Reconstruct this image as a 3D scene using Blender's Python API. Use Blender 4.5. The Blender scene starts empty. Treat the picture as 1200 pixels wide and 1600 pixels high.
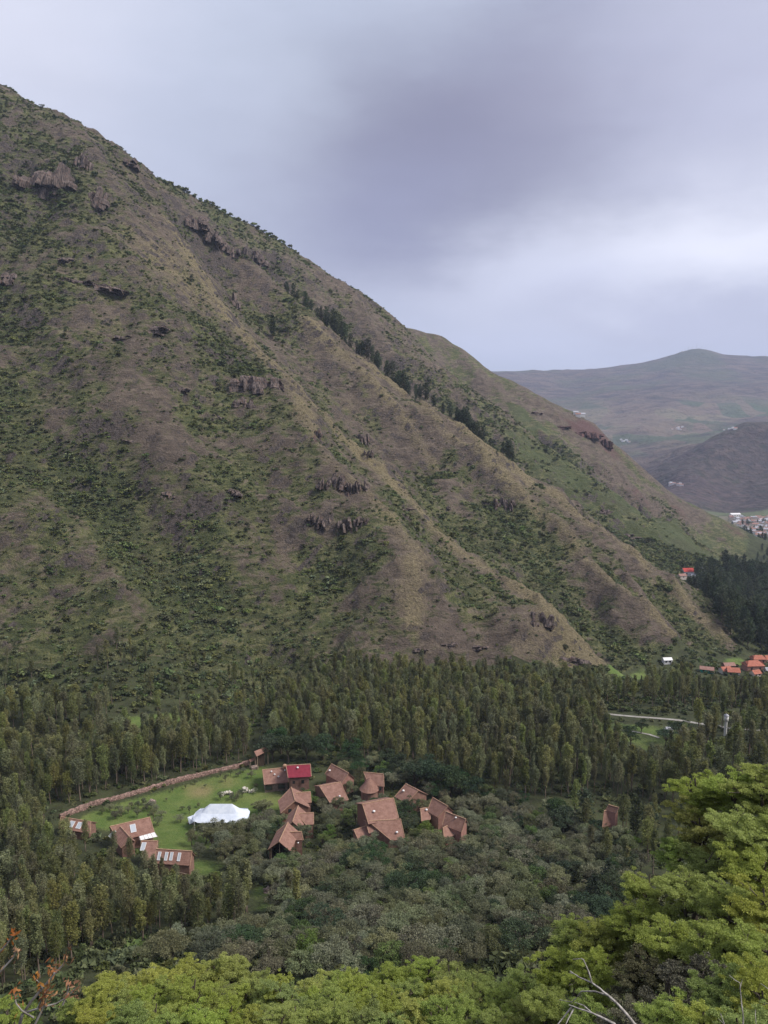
import bpy, math, random
import numpy as np
from mathutils import Vector

# ---------------------------------------------------------------- camera, sky, sun, exposure
random.seed(7)
RNG = np.random.default_rng(11)
SC = bpy.context.scene
COL = SC.collection
PITCH = math.radians(8.5)
FPX = 1209.0                      # focal length in pixels of the 1200x1600 photograph
cam_d = bpy.data.cameras.new('camera')
cam = bpy.data.objects.new('camera', cam_d)
COL.objects.link(cam)
cam.location = (0, 0, 0)
cam.rotation_euler = (math.radians(90) - PITCH, 0, 0)
cam_d.sensor_fit = 'VERTICAL'
cam_d.sensor_height = 24.0
cam_d.lens = 24.0 * FPX / 1600.0
cam_d.clip_start = 0.1
cam_d.clip_end = 30000
SC.camera = cam

SUN_EL, SUN_AZ = 50.0, 104.0        # azimuth from +Y (view direction) clockwise
w = bpy.data.worlds.new('World')
SC.world = w
w.use_nodes = True


class NT:
    """tiny helper to write node trees"""
    def __init__(s, tree, clear=True):
        s.t = tree
        if clear:
            tree.nodes.clear()

    def n(s, typ, **kw):
        nd = s.t.nodes.new(typ)
        for k, v in kw.items():
            setattr(nd, k, v)
        return nd

    def l(s, a, b):
        s.t.links.new(a, b)

    def _in(s, nd, i, v):
        if v is None:
            return
        if isinstance(v, bpy.types.NodeSocket):
            s.l(v, nd.inputs[i])
        else:
            nd.inputs[i].default_value = v

    def math(s, op, a, b=None, c=None, clamp=False):
        nd = s.n('ShaderNodeMath', operation=op, use_clamp=clamp)
        s._in(nd, 0, a); s._in(nd, 1, b); s._in(nd, 2, c)
        return nd.outputs[0]

    def mix(s, f, a, b):
        nd = s.n('ShaderNodeMix', data_type='RGBA')
        s._in(nd, 0, f)
        s._in(nd, 6, (*a, 1) if isinstance(a, tuple) and len(a) == 3 else a)
        s._in(nd, 7, (*b, 1) if isinstance(b, tuple) and len(b) == 3 else b)
        return nd.outputs[2]

    def ramp(s, f, lo, hi):
        nd = s.n('ShaderNodeMapRange', interpolation_type='SMOOTHSTEP')
        s._in(nd, 0, f); s._in(nd, 1, lo); s._in(nd, 2, hi)
        return nd.outputs[0]

    def noise(s, vec, scale, detail=4.0, rough=0.55, dist=0.0):
        nd = s.n('ShaderNodeTexNoise')
        if vec is not None:
            s.l(vec, nd.inputs['Vector'])
        nd.inputs['Scale'].default_value = scale
        nd.inputs['Detail'].default_value = detail
        nd.inputs['Roughness'].default_value = rough
        nd.inputs['Distortion'].default_value = dist
        return nd.outputs[0]

    def stretch(s, vec, sc):
        nd = s.n('ShaderNodeVectorMath', operation='MULTIPLY')
        s.l(vec, nd.inputs[0]); nd.inputs[1].default_value = sc
        return nd.outputs[0]


def ray(u, v):
    a = (u - 600) / FPX; b = (800 - v) / FPX
    return np.array([a, math.cos(PITCH) + b * math.sin(PITCH), -math.sin(PITCH) + b * math.cos(PITCH)])


def azel(u, v):
    d = ray(u, v); d = d / np.linalg.norm(d)
    return math.atan2(d[0], d[1]), math.asin(d[2])


T = NT(w.node_tree)
sky = T.n('ShaderNodeTexSky', sky_type='NISHITA')
sky.sun_disc = False
sky.sun_elevation = math.radians(SUN_EL)
sky.sun_rotation = math.radians(SUN_AZ)
sky.altitude = 2900
bg1 = T.n('ShaderNodeBackground'); bg1.inputs[1].default_value = 0.08
T.l(sky.outputs[0], bg1.inputs[0])
tc = T.n('ShaderNodeTexCoord')
sep = T.n('ShaderNodeSeparateXYZ'); T.l(tc.outputs['Generated'], sep.inputs[0])
az = T.math('ARCTAN2', sep.outputs[0], sep.outputs[1])
el = T.math('ARCSINE', sep.outputs[2])
warp = T.math('MULTIPLY', T.math('SUBTRACT', T.noise(T.stretch(tc.outputs['Generated'], (1, 1, 2.2)), 2.2, 5, .55), .5), .30)
warp2 = T.math('MULTIPLY', T.math('SUBTRACT', T.noise(T.stretch(tc.outputs['Generated'], (1.3, 1, 3.0)), 3.1, 5, .55), .5), .16)
azw = T.math('ADD', az, warp); elw = T.math('ADD', el, warp2)


def lobe(u, v, su, sv, tilt=0.0):
    """soft patch of cloud round a direction of the sky; su, sv in degrees"""
    a0, e0 = azel(u, v)
    da = T.math('SUBTRACT', azw, a0); de = T.math('SUBTRACT', elw, e0)
    if tilt:
        c, s_ = math.cos(math.radians(tilt)), math.sin(math.radians(tilt))
        da2 = T.math('ADD', T.math('MULTIPLY', da, c), T.math('MULTIPLY', de, s_))
        de2 = T.math('SUBTRACT', T.math('MULTIPLY', de, c), T.math('MULTIPLY', da, s_))
        da, de = da2, de2
    da = T.math('DIVIDE', da, math.radians(su)); de = T.math('DIVIDE', de, math.radians(sv))
    r2 = T.math('ADD', T.math('MULTIPLY', da, da), T.math('MULTIPLY', de, de))
    return T.math('EXPONENT', T.math('MULTIPLY', r2, -1.0))


c = T.mix(T.ramp(T.noise(T.stretch(tc.outputs['Generated'], (1, 1, 2.5)), 1.7, 6, .5), .3, .75), (.37, .41, .56), (.46, .48, .58))
for (u, v, su, sv, tilt, colr, k) in [
        (20, 40, 18, 9, 0, (.63, .64, .74), .8),
        (330, 260, 12, 11, 0, (.38, .42, .55), .65),
        (560, 60, 16, 7, 0, (.42, .47, .58), .6),
        (735, 255, 12, 8, 12, (.175, .175, .255), 1.0),
        (620, 335, 9, 4, 14, (.24, .25, .37), .8),
        (900, 160, 10, 6, 20, (.27, .27, .37), .7),
        (1150, 140, 8, 9, 0, (.46, .47, .60), .6),
        (1100, 400, 13, 3.4, 8, (.72, .73, .83), 1.0),
        (860, 450, 12, 3.0, 0, (.52, .54, .67), .8),
        (1080, 500, 13, 2.0, 0, (.40, .41, .54), .8),
        (800, 545, 14, 1.6, 0, (.47, .49, .63), .7)]:
    c = T.mix(T.math('MULTIPLY', lobe(u, v, su, sv, tilt), k), c, colr)
fine = T.noise(T.stretch(tc.outputs['Generated'], (1, 1, 3.2)), 6.0, 6, .55)
hsv = T.n('ShaderNodeHueSaturation'); T.l(c, hsv.inputs['Color'])
T.l(T.math('ADD', .93, T.math('MULTIPLY', fine, .14)), hsv.inputs['Value'])
bg2 = T.n('ShaderNodeBackground'); T.l(hsv.outputs[0], bg2.inputs[0]); bg2.inputs[1].default_value = 1.0
mx = T.n('ShaderNodeMixShader'); mx.inputs[0].default_value = .93
T.l(bg1.outputs[0], mx.inputs[1]); T.l(bg2.outputs[0], mx.inputs[2])
wo = T.n('ShaderNodeOutputWorld'); T.l(mx.outputs[0], wo.inputs[0])

sd = bpy.data.lights.new('sun', 'SUN')
sd.energy = 2.9; sd.angle = math.radians(22); sd.color = (1, .95, .88)
sun = bpy.data.objects.new('sun', sd); COL.objects.link(sun)
sdir = Vector((math.sin(math.radians(SUN_AZ)) * math.cos(math.radians(SUN_EL)), math.cos(math.radians(SUN_AZ)) * math.cos(math.radians(SUN_EL)), math.sin(math.radians(SUN_EL))))
sun.rotation_euler = sdir.to_track_quat('Z', 'Y').to_euler()
sun.location = (0, 0, 500)
SC.view_settings.view_transform = 'Standard'
SC.view_settings.look = 'None'
SC.view_settings.exposure = 0.5
SC.view_settings.gamma = 1.0
SC.cycles.max_bounces = 5
SC.cycles.diffuse_bounces = 3
SC.cycles.glossy_bounces = 1
SC.cycles.transmission_bounces = 3
SC.cycles.transparent_max_bounces = 8
SC.cycles.volume_bounces = 1
SC.cycles.use_denoising = True

# ---------------------------------------------------------------- noise
def _hash(ix, iy, seed):
    h = (ix.astype(np.int64) * 374761393 + iy.astype(np.int64) * 668265263 + seed * 974634777) & 0xFFFFFFFF
    h = ((h ^ (h >> 13)) * 1274126177) & 0xFFFFFFFF
    return (h ^ (h >> 16)) & 0xFFFFFFFF


def perlin(x, y, seed=0):
    ix = np.floor(x); iy = np.floor(y); fx = x - ix; fy = y - iy
    def g(a, b):
        an = _hash(ix + a, iy + b, seed) / 4294967296.0 * 2 * np.pi
        return np.cos(an) * (fx - a) + np.sin(an) * (fy - b)
    ux = fx * fx * fx * (fx * (fx * 6 - 15) + 10); uy = fy * fy * fy * (fy * (fy * 6 - 15) + 10)
    return ((g(0, 0) * (1 - ux) + g(1, 0) * ux) * (1 - uy) + (g(0, 1) * (1 - ux) + g(1, 1) * ux) * uy) * 1.5


def fbm(x, y, octs, seed=0, ridged=False, gain=.5):
    r = 0; a = 1.0
    for o in range(octs):
        n = perlin(x * 2 ** o + 17.3 * o, y * 2 ** o - 9.1 * o, seed + o)
        if ridged:
            n = 1 - 2 * np.abs(n)
        r = r + a * n; a *= gain
    return r


# ---------------------------------------------------------------- terrain
def at(u, v, Y):
    d = ray(u, v); return tuple(d * (Y / d[1]))


def dens(pts, step):
    out = [pts[0]]
    for a, b in zip(pts[:-1], pts[1:]):
        a = np.array(a, float); b = np.array(b, float)
        n = max(1, int(np.linalg.norm(b - a) / step))
        for k in range(1, n + 1):
            out.append(tuple(a + (b - a) * k / n))
    return out


A_UV = [(-220, 20, 985), (-100, 85, 945), (0, 141, 905), (65, 170, 890), (150, 217, 865), (215, 266, 845), (245, 310, 825), (290, 390, 780), (340, 470, 735), (400, 545, 690), (455, 608, 650), (520, 665, 605),
        (600, 745, 560), (680, 830, 520), (740, 880, 495), (800, 914, 468), (860, 957, 440), (900, 1000, 420), (934, 1050, 398)]
B_UV = [(262, 300, 930), (330, 360, 900), (430, 445, 855), (520, 525, 815), (600, 595, 785), (680, 645, 750), (770, 705, 705), (850, 762, 665), (930, 825, 625), (1000, 873, 592), (1060, 928, 560), (1110, 978, 535), (1152, 1018, 510)]
C_UV = [(225, 275, 1000), (330, 328, 1050), (430, 378, 1090), (500, 428, 1120), (560, 468, 1140), (600, 494, 1145), (650, 540, 1120), (700, 592, 1090), (800, 662, 1030), (900, 738, 970), (1000, 803, 915), (1060, 845, 875), (1100, 880, 840)]
D_UV = [(620, 515, 1400), (645, 516, 1430), (690, 526, 1450), (725, 547, 1450), (765, 579, 1430), (800, 594, 1400), (850, 622, 1380), (900, 645, 1350), (930, 661, 1330), (945, 680, 1315), (975, 704, 1300), (1000, 727, 1280), (1050, 772, 1250), (1130, 812, 1220), (1190, 846, 1180)]
ctrl = []
A3 = dens([at(*p) for p in A_UV], 22); B3 = dens([at(*p) for p in B_UV], 22)
C3 = dens([at(*p) for p in C_UV], 28); D3 = dens([at(*p) for p in D_UV], 30)
ctrl += A3 + B3 + C3 + D3
# gullies between the spurs
G_AB = [(-170, 835, 108), (-100, 775, 46), (-45, 725, -10), at(640, 745, 665), at(700, 792, 610), at(780, 872, 566), at(850, 930, 522), at(920, 1004, 476), at(952, 1047, 444)]
G_BC = [(-190, 960, 140), (-90, 940, 62), (0, 910, -8), (75, 870, -60), (150, 810, -108), (215, 745, -148), (262, 690, -175), (300, 640, -188)]
G_CD = [(-60, 1250, 45), (60, 1210, -25), (170, 1160, -95), (260, 1110, -155), (340, 1060, -200), (400, 1030, -215)]
ctrl += dens(G_AB, 25) + dens(G_BC, 30) + dens(G_CD, 40)
# foot of the mountain
foot = [at(-260, 1060, 325), at(-120, 1060, 332), at(0, 1060, 338), at(150, 1058, 344), at(300, 1058, 352), at(450, 1058, 358), at(600, 1056, 368), at(700, 1052, 378), at(800, 1050, 388), at(880, 1052, 394), at(930, 1062, 393)]
ctrl += dens(foot, 25)
ctrl += [at(600, 900, 440), at(450, 860, 445), at(300, 860, 430), at(150, 830, 432), at(0, 850, 415), at(-150, 840, 415),
         at(0, 600, 520), at(150, 600, 535), at(280, 640, 540), at(-150, 560, 530), at(100, 360, 680), at(0, 330, 680), at(700, 960, 415), at(820, 1000, 408),
         at(560, 620, 790 - 80), at(700, 705, 700), at(830, 800, 630), at(930, 880, 575), at(1010, 960, 515), at(1060, 1010, 495),
         at(800, 620, 1180), at(900, 690, 1130), at(1000, 760, 1060), at(1060, 800, 1000)]
# valley floor
def floor_z(Y):
    return float(np.interp(Y, [210, 260, 330, 400, 500, 720, 900, 1130, 1700, 2000, 3200], [-128, -130, -134, -157, -178, -204, -218, -236, -270, -281, -290]))
for Y in (215, 240, 265, 300):
    for x in (-190, -130, -80, -30, 20, 70, 120):
        ctrl.append((x, Y, floor_z(Y) + (1.5 if x < -100 else 0)))
for Y in (240, 300, 350, 400, 450, 500, 600, 700, 800, 950, 1100, 1250, 1400, 1600, 1800, 2000):
    for k in range(7):
        x0 = np.interp(Y, [240, 350, 400, 500, 560, 700, 850, 1000, 1180, 1300, 1500, 2000], [160, 120, 140, 265, 290, 320, 410, 470, 590, 660, 700, 760])
        x = x0 + (k * (0.12 * Y + 8))
        ctrl.append((x, Y, floor_z(Y) + max(0, (k - 4)) * 8))
# own hillside
for p in [(0, 0, -2.2), (-60, 0, -7), (60, 0, 5), (150, 0, 14), (-160, 0, -12), (0, 8, -10), (-30, 8, -13), (30, 8, -6), (0, 20, -24), (-60, 20, -30), (45, 20, -18), (120, 20, -3), (-160, 20, -34),
          (0, 50, -51), (-60, 50, -57), (50, 50, -45), (140, 50, -26), (-170, 50, -60), (0, 80, -73), (-80, 80, -80), (60, 80, -64), (160, 80, -45), (-200, 80, -86),
          (0, 120, -97), (-90, 120, -101), (80, 120, -92), (190, 120, -75), (-230, 120, -108), (0, 180, -119), (-120, 180, -121), (100, 180, -118), (220, 180, -106), (-260, 180, -124), (60, 150, -109), (-60, 150, -111),
          (0, -60, 30), (-200, -60, 24), (200, -60, 44), (0, -260, 90), (-600, -200, 60), (700, -200, 90), (400, 100, -10), (420, 260, -60), (-420, 150, -80), (-420, 300, -90), (500, 400, -110), (700, 700, -140), (900, 1000, -160)]:
    ctrl.append(p)
# behind the crests
ctrl += [(-430, 1150, 300), (-300, 1150, 190), (-800, 1000, 380), (-900, 500, 250), (-600, 600, 200), (-150, 1400, 110), (-300, 1600, 130), (0, 1700, 70), (-700, 1700, 150), (250, 1750, -30), (-1500, 1500, 250), (-1500, 400, 250), (-2500, 200, 200), (-2500, 2500, 150), (0, 2600, 0), (-600, 3200, 60), (350, 2500, -100), (500, 1600, -215)]
# far hills and plateau
E_UV = [(1330, 640, 3000), (1200, 669, 2900), (1130, 692, 2800), (1080, 706, 2750), (1030, 733, 2650), (995, 765, 2550)]
ctrl += dens([at(*p) for p in E_UV], 90)
ctrl += [at(1330, 792, 1975), at(1260, 791, 1980), at(1200, 790, 1990), at(1150, 788, 2000), at(1120, 787, 2010), at(1060, 783, 2050), at(1010, 780, 2100)]
ctrl += [at(u, v, Y) for (u, v, Y) in [(1000, 745, 3100), (960, 720, 3200), (1060, 700, 3500), (960, 690, 3600), (1000, 683, 3900), (1100, 678, 4000), (1200, 664, 4100), (1330, 655, 4100), (900, 665, 4300), (1000, 655, 4500),
         (1100, 650, 4700), (1200, 640, 4700), (850, 635, 5000), (1000, 625, 5300), (1150, 610, 5400), (1300, 600, 5400), (850, 605, 6000), (1000, 600, 6000), (1100, 588, 6200), (1200, 585, 6200),
         (700, 584, 6500), (800, 583, 6600), (860, 581, 6700), (920, 580, 6800), (980, 578, 6900), (1010, 573, 6950), (1040, 562, 7000), (1065, 552, 7000), (1085, 549, 7000), (1110, 551, 7000), (1130, 556, 7000), (1160, 556, 7000),
         (1200, 558, 7000), (1280, 566, 7000), (1350, 575, 7000)]]
ctrl += [(-3500, 6500, 100), (-3500, 9000, 0), (0, 9000, 50), (3000, 9000, 150), (6000, 7000, 100), (6000, 3000, -50), (3500, 1200, -50), (5000, -400, 100), (-3500, -400, 150), (0, 5200, 60), (-1500, 4500, 60)]
ctrl = np.array(ctrl, float)


def spaced(lo, hi, fine_lo, fine_hi, fine, grow=1.045, cap=60):
    xs = list(np.arange(fine_lo, fine_hi + 1e-6, fine))
    s = fine; x = xs[-1]
    while x < hi:
        s = min(s * grow, cap); x += s; xs.append(x)
    s = fine; x = xs[0]; pre = []
    while x > lo:
        s = min(s * grow, cap); x -= s; pre.append(x)
    return np.array(pre[::-1] + xs)


GX = spaced(-3400, 6000, -470, 450, 2.2, 1.025)
GY = spaced(-400, 9000, 60, 1000, 2.2, 1.015)
XX, YY = np.meshgrid(GX, GY)

# linear radial interpolation of the surveyed points
def rbf(pts, X, Y):
    # merge points that nearly coincide
    keep = []
    for p in pts:
        if all((p[0] - q[0]) ** 2 + (p[1] - q[1]) ** 2 > 36 for q in keep):
            keep.append(p)
    P = np.array(keep)
    d = np.sqrt((P[:, None, 0] - P[None, :, 0]) ** 2 + (P[:, None, 1] - P[None, :, 1]) ** 2 + 4.0)
    n = len(P)
    Amat = np.zeros((n + 3, n + 3)); Amat[:n, :n] = d
    Amat[:n, n] = 1; Amat[:n, n + 1:] = P[:, :2] / 1000; Amat[n:, :n] = Amat[:n, n:].T
    co = np.linalg.solve(Amat, np.concatenate([P[:, 2], [0, 0, 0]]))
    out = np.zeros_like(X)
    for i in range(X.shape[0]):
        dd = np.sqrt((X[i][:, None] - P[None, :, 0]) ** 2 + (Y[i][:, None] - P[None, :, 1]) ** 2 + 4.0)
        out[i] = dd @ co[:n] + co[n] + co[n + 1] * X[i] / 1000 + co[n + 2] * Y[i] / 1000
    return out


# coarse evaluation then bilinear to the fine grid
cx = spaced(-3400, 6000, -470, 420, 8, 1.06, 150); cy = spaced(-400, 9000, -20, 1450, 8, 1.05, 150)
CX, CY = np.meshgrid(cx, cy)
CZ = rbf(ctrl, CX, CY)


def bil(gx, gy, G, x, y):
    x = np.clip(x, gx[0], gx[-1] - 1e-6); y = np.clip(y, gy[0], gy[-1] - 1e-6)
    i = np.clip(np.searchsorted(gx, x, side='right') - 1, 0, len(gx) - 2); j = np.clip(np.searchsorted(gy, y, side='right') - 1, 0, len(gy) - 2)
    fx = (x - gx[i]) / (gx[i + 1] - gx[i]); fy = (y - gy[j]) / (gy[j + 1] - gy[j])
    return (G[j, i] * (1 - fx) + G[j, i + 1] * fx) * (1 - fy) + (G[j + 1, i] * (1 - fx) + G[j + 1, i + 1] * fx) * fy


ZZ = bil(cx, cy, CZ, XX, YY)


def ground_h(x, y):
    return bil(GX, GY, ZZ, np.asarray(x, float), np.asarray(y, float))


def hit(u, v, h=0.0, t0=20.0, t1=9500.0):
    """point of the terrain (raised by h) that the direction through (u, v) meets first"""
    d = ray(u, v)
    t = t0 * 1.012 ** np.arange(0, int(math.log(t1 / t0) / math.log(1.012)))
    z = ground_h(d[0] * t, d[1] * t) + h
    below = d[2] * t < z
    if not below.any():
        k = len(t) - 1
        return (d[0] * t[k], d[1] * t[k], d[2] * t[k])
    k = int(np.argmax(below))
    if k == 0:
        k = 1
    a, b = t[k - 1], t[k]
    for _ in range(18):
        m = (a + b) / 2
        if d[2] * m < float(ground_h(d[0] * m, d[1] * m)) + h:
            b = m
        else:
            a = m
    return (d[0] * b, d[1] * b, d[2] * b)


def to_px(x, y, z):
    c, s = math.cos(PITCH), math.sin(PITCH)
    dep = y * c - z * s; up = y * s + z * c
    return 600 + FPX * x / dep, 800 - FPX * up / dep


def seg_dist(X, Y, line):
    best = np.full(X.shape, 1e9)
    for a, b in zip(line[:-1], line[1:]):
        ax, ay = a[0], a[1]; bx, by = b[0], b[1]
        L = (bx - ax) ** 2 + (by - ay) ** 2 + 1e-9
        t = np.clip(((X - ax) * (bx - ax) + (Y - ay) * (by - ay)) / L, 0, 1)
        best = np.minimum(best, np.hypot(X - ax - t * (bx - ax), Y - ay - t * (by - ay)))
    return best


# secondary ridges (+) and gullies (-) : pixel polyline, height, half width
FEAT = [([(455, 615), (480, 690), (520, 760), (600, 830), (650, 900), (640, 990)], 9, 26),
        ([(640, 640), (700, 690), (790, 760), (870, 830), (920, 900), (1000, 960), (1060, 1015)], 9, 20),
        ([(480, 510), (560, 590), (640, 680), (700, 760)], 7, 18),
        ([(400, 590), (330, 700), (300, 760)], 5, 25),
        ([(120, 230), (150, 330), (200, 420), (280, 520)], 9, 30),
        ([(20, 250), (60, 330), (0, 400)], -14, 22),
        ([(20, 520), (60, 680), (150, 780), (260, 850), (340, 900), (400, 980), (440, 1050)], -11, 28),
        ([(360, 560), (360, 680), (400, 800), (470, 860), (540, 930)], -7, 22),
        ([(-60, 700), (60, 830), (150, 960), (200, 1050)], 7, 30),
        ([(330, 560), (200, 620), (200, 720), (270, 780)], 5, 26),
        ([(760, 690), (830, 790), (870, 860), (930, 960)], -6, 20),
        ([(620, 590), (640, 660), (680, 740)], -5, 16),
        ([(1000, 880), (1040, 960), (1090, 1020)], -6, 16),
        ([(700, 540), (780, 620), (860, 690), (960, 760), (1030, 830)], -12, 30),
        ([(560, 490), (640, 560), (740, 640)], 8, 30),
        ([(860, 650), (940, 740), (1040, 810), (1120, 850)], 9, 26),
        ([(900, 670), (1000, 770), (1080, 830)], -8, 20),
        ([(1090, 560), (1080, 600), (1040, 640)], 28, 420), ([(1150, 560), (1170, 610), (1160, 650)], -15, 260), ([(1180, 680), (1100, 730), (1070, 780)], 28, 120), ([(1200, 700), (1150, 750), (1130, 785)], -30, 110),
        ([(900, 590), (880, 620), (900, 650)], -40, 300)]
feat_w = []
for uvs, h, wd in FEAT:
    feat_w.append(([hit(*p) for p in uvs], h, wd))
for line, h, wd in feat_w:
    d = seg_dist(XX, YY, line)
    L0, L1 = line[0], line[-1]
    ZZ += h * np.exp(-(d / wd) ** 2)

# how hilly a place is: 0 on the valley floor, 1 on the slopes
gyy, gxx = np.gradient(ZZ, GY, GX)
slope = np.hypot(gxx, gyy)
HILL = np.clip((slope - .22) / .3, 0, 1)
HILL = HILL * np.clip((YY - 300) / 40, 0, 1)
FAR = np.clip((YY - 1500) / 800, 0, 1)
n1 = fbm(XX / 85, YY / 85, 4, 3, True)
n2 = fbm(XX / 22, YY / 22, 4, 9, True, .55)
n3 = fbm(XX / 7, YY / 7, 3, 21)
CALM = 1 - .85 * np.exp(-(seg_dist(XX, YY, D3) / 70) ** 2) - .5 * np.exp(-(seg_dist(XX, YY, C3) / 30) ** 2)
ZZ += HILL * CALM * (1 - FAR) * ((n1 - .6) * 7.5 + (n2 - .6) * 2.0 + n3 * .6)
# keep the surveyed crest lines where the survey puts them
for line, sg in ((A3, 20), (B3, 20), (C3, 32), (D3, 48)):
    L = np.array(line); res = L[:, 2] - ground_h(L[:, 0], L[:, 1])
    jj = (GY > L[:, 1].min() - 120) & (GY < L[:, 1].max() + 120); ii = (GX > L[:, 0].min() - 120) & (GX < L[:, 0].max() + 120)
    J, I = np.nonzero(jj)[0], np.nonzero(ii)[0]
    sX, sY = XX[np.ix_(J, I)], YY[np.ix_(J, I)]
    num = np.zeros(sX.shape); den = np.zeros(sX.shape) + 1e-9; top = np.zeros(sX.shape)
    for q, r_ in zip(L, res):
        w_ = np.exp(-((sX - q[0]) ** 2 + (sY - q[1]) ** 2) / (2 * float(sg) ** 2)); num += w_ * r_; den += w_; top = np.maximum(top, w_)
    ZZ[np.ix_(J, I)] += num / den * top ** .6
ZZ += (3.2 * np.exp(-seg_dist(XX, YY, A3) / 9) + 3.0 * np.exp(-seg_dist(XX, YY, B3) / 9) + 6 * np.exp(-seg_dist(XX, YY, C3) / 18)) * HILL
for k_ in (0, 1, 2):
    ZZ += 3.0 * np.exp(-seg_dist(XX, YY, feat_w[k_][0]) / 7) * HILL
ZZ += (1 - HILL) * (1 - FAR) * fbm(XX / 60, YY / 60, 3, 33) * .35
ZZ += FAR * (fbm(XX / 700, YY / 700, 6, 40, True) - .6) * np.interp(YY, [1500, 2200, 2600, 4000, 7000], [0, 3, 26, 26, 14]) * np.clip((ZZ + 288) / 20, 0, 1)
# ---------------------------------------------------------------- ground cover masks
MASK = [(30, 200, .4, .3), (20, 310, .8, .1), (70, 340, .7, .2), (130, 380, .4, .4), (200, 330, .3, .5), (245, 400, .25, .95), (300, 450, .3, .9), (150, 500, .35, .6), (60, 560, .4, .5), (15, 480, .75, .2),
        (30, 650, .8, .1), (120, 600, .25, .3), (200, 650, .12, .1), (230, 700, .08, .1), (180, 560, .35, .4), (300, 560, .35, .3), (350, 540, .8, .2), (290, 620, .25, .1), (330, 700, .3, .1), (280, 760, .15, .1),
        (60, 700, .75, .1), (100, 760, .85, .1), (50, 780, .4, .5), (30, 850, .45, .6), (100, 850, .5, .4), (170, 800, .9, 0), (230, 850, .85, 0), (300, 900, .9, 0), (350, 960, .9, 0), (200, 950, .5, .35), (100, 950, .45, .3),
        (50, 1000, .45, .2), (150, 1020, .5, .1), (280, 860, .75, 0), (360, 740, .6, 0), (400, 800, .5, 0), (430, 700, .2, 0), (450, 800, .25, 0), (400, 900, .5, .2), (440, 900, .15, 0), (470, 860, .5, 0), (540, 900, .75, 0),
        (500, 960, .6, 0), (560, 960, .3, .3), (640, 960, .25, .2), (700, 980, .15, .2), (780, 960, .2, .5), (860, 975, .12, .9), (920, 1030, .2, .8), (650, 880, .3, .4), (600, 830, .5, .3), (430, 650, .65, 0),
        (480, 640, .3, .7), (520, 710, .6, 0), (600, 720, .25, .8), (560, 640, .2, .7), (500, 560, .3, .5), (450, 480, .4, .5), (380, 430, .3, .4), (300, 350, .3, .3), (560, 580, .15, .2), (620, 640, .15, .2),
        (680, 720, .3, .1), (650, 700, .25, .1), (740, 740, .15, .1), (760, 800, .6, 0), (820, 830, .85, 0), (850, 900, .9, 0), (900, 960, .9, 0), (700, 800, .45, .1), (740, 860, .6, .2), (780, 720, .2, .7), (860, 775, .3, .7),
        (900, 830, .5, .2), (940, 850, .3, .3), (930, 930, .15, .3), (1000, 960, .12, .3), (1060, 940, .5, .2), (1110, 985, .6, .1), (960, 1010, .55, .1), (240, 290, .3, .6), (150, 215, .35, .4), (60, 165, .4, .3),
        (400, 365, .5, .1), (500, 440, .2, .3), (560, 480, .25, .5), (640, 560, .25, .5), (720, 600, .35, .4), (800, 660, .55, .3), (900, 740, .85, .2), (1000, 800, .95, .1), (1060, 850, .9, .1), (850, 680, .6, .3),
        (880, 775, .12, 0), (955, 840, .15, 0), (720, 560, .3, .4), (800, 610, .2, .1), (870, 640, .15, 0), (920, 690, .05, 0), (960, 740, .2, 0), (1000, 775, .1, 0), (1080, 805, .12, 0), (1040, 800, .5, 0), (1120, 845, .55, 0), (1170, 855, .7, 0)]
mw = np.array([(*hit(u, v)[:2], g, d) for (u, v, g, d) in MASK])
GRN = np.full(CX.shape, .5); DRY = np.full(CX.shape, .2)
for i in range(CX.shape[0]):
    dd = np.hypot(CX[i][:, None] - mw[None, :, 0], CY[i][:, None] - mw[None, :, 1]) / (20 + .05 * mw[None, :, 1])
    ww = 1 / (dd ** 3.2 + .02)
    GRN[i] = (ww * mw[None, :, 2]).sum(1) / ww.sum(1); DRY[i] = (ww * mw[None, :, 3]).sum(1) / ww.sum(1)
GR = bil(cx, cy, GRN, XX, YY); DR = bil(cx, cy, DRY, XX, YY)
# bushes follow the gullies and moist patches, dry grass the crests
patch = fbm(XX / 38, YY / 38, 4, 77); patch2 = fbm(XX / 13, YY / 13, 3, 99)
GR = np.clip(GR + HILL * (.30 * patch + .18 * patch2 - .12 * (n1 - .6)), 0, 1)
crest = np.exp(-(np.minimum(seg_dist(XX, YY, A3), seg_dist(XX, YY, B3)) / 11.0) ** 2) * (YY < 800)
for k in (0, 1, 2):
    crest = np.maximum(crest, .8 * np.exp(-(seg_dist(XX, YY, feat_w[k][0]) / 9) ** 2))
DR = np.clip(DR * .8 + HILL * (.75 * crest + .15 * patch2), 0, 1)
GR = np.clip(GR - .35 * crest, 0, 1)
LOW = 1 - HILL
GR = np.where(LOW > .5, np.maximum(GR, .72 + .3 * patch), GR)


def inside(poly, X, Y):
    c = np.zeros(X.shape, bool); n = len(poly)
    for i in range(n):
        x1, y1 = poly[i][:2]; x2, y2 = poly[(i + 1) % n][:2]
        m = ((y1 > Y) != (y2 > Y))
        xx = (x2 - x1) * (Y - y1) / ((y2 - y1) if abs(y2 - y1) > 1e-9 else 1e-9) + x1
        c ^= m & (X < xx)
    return c


def wpoly(uvs):
    return [hit(*p) for p in uvs]


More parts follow.
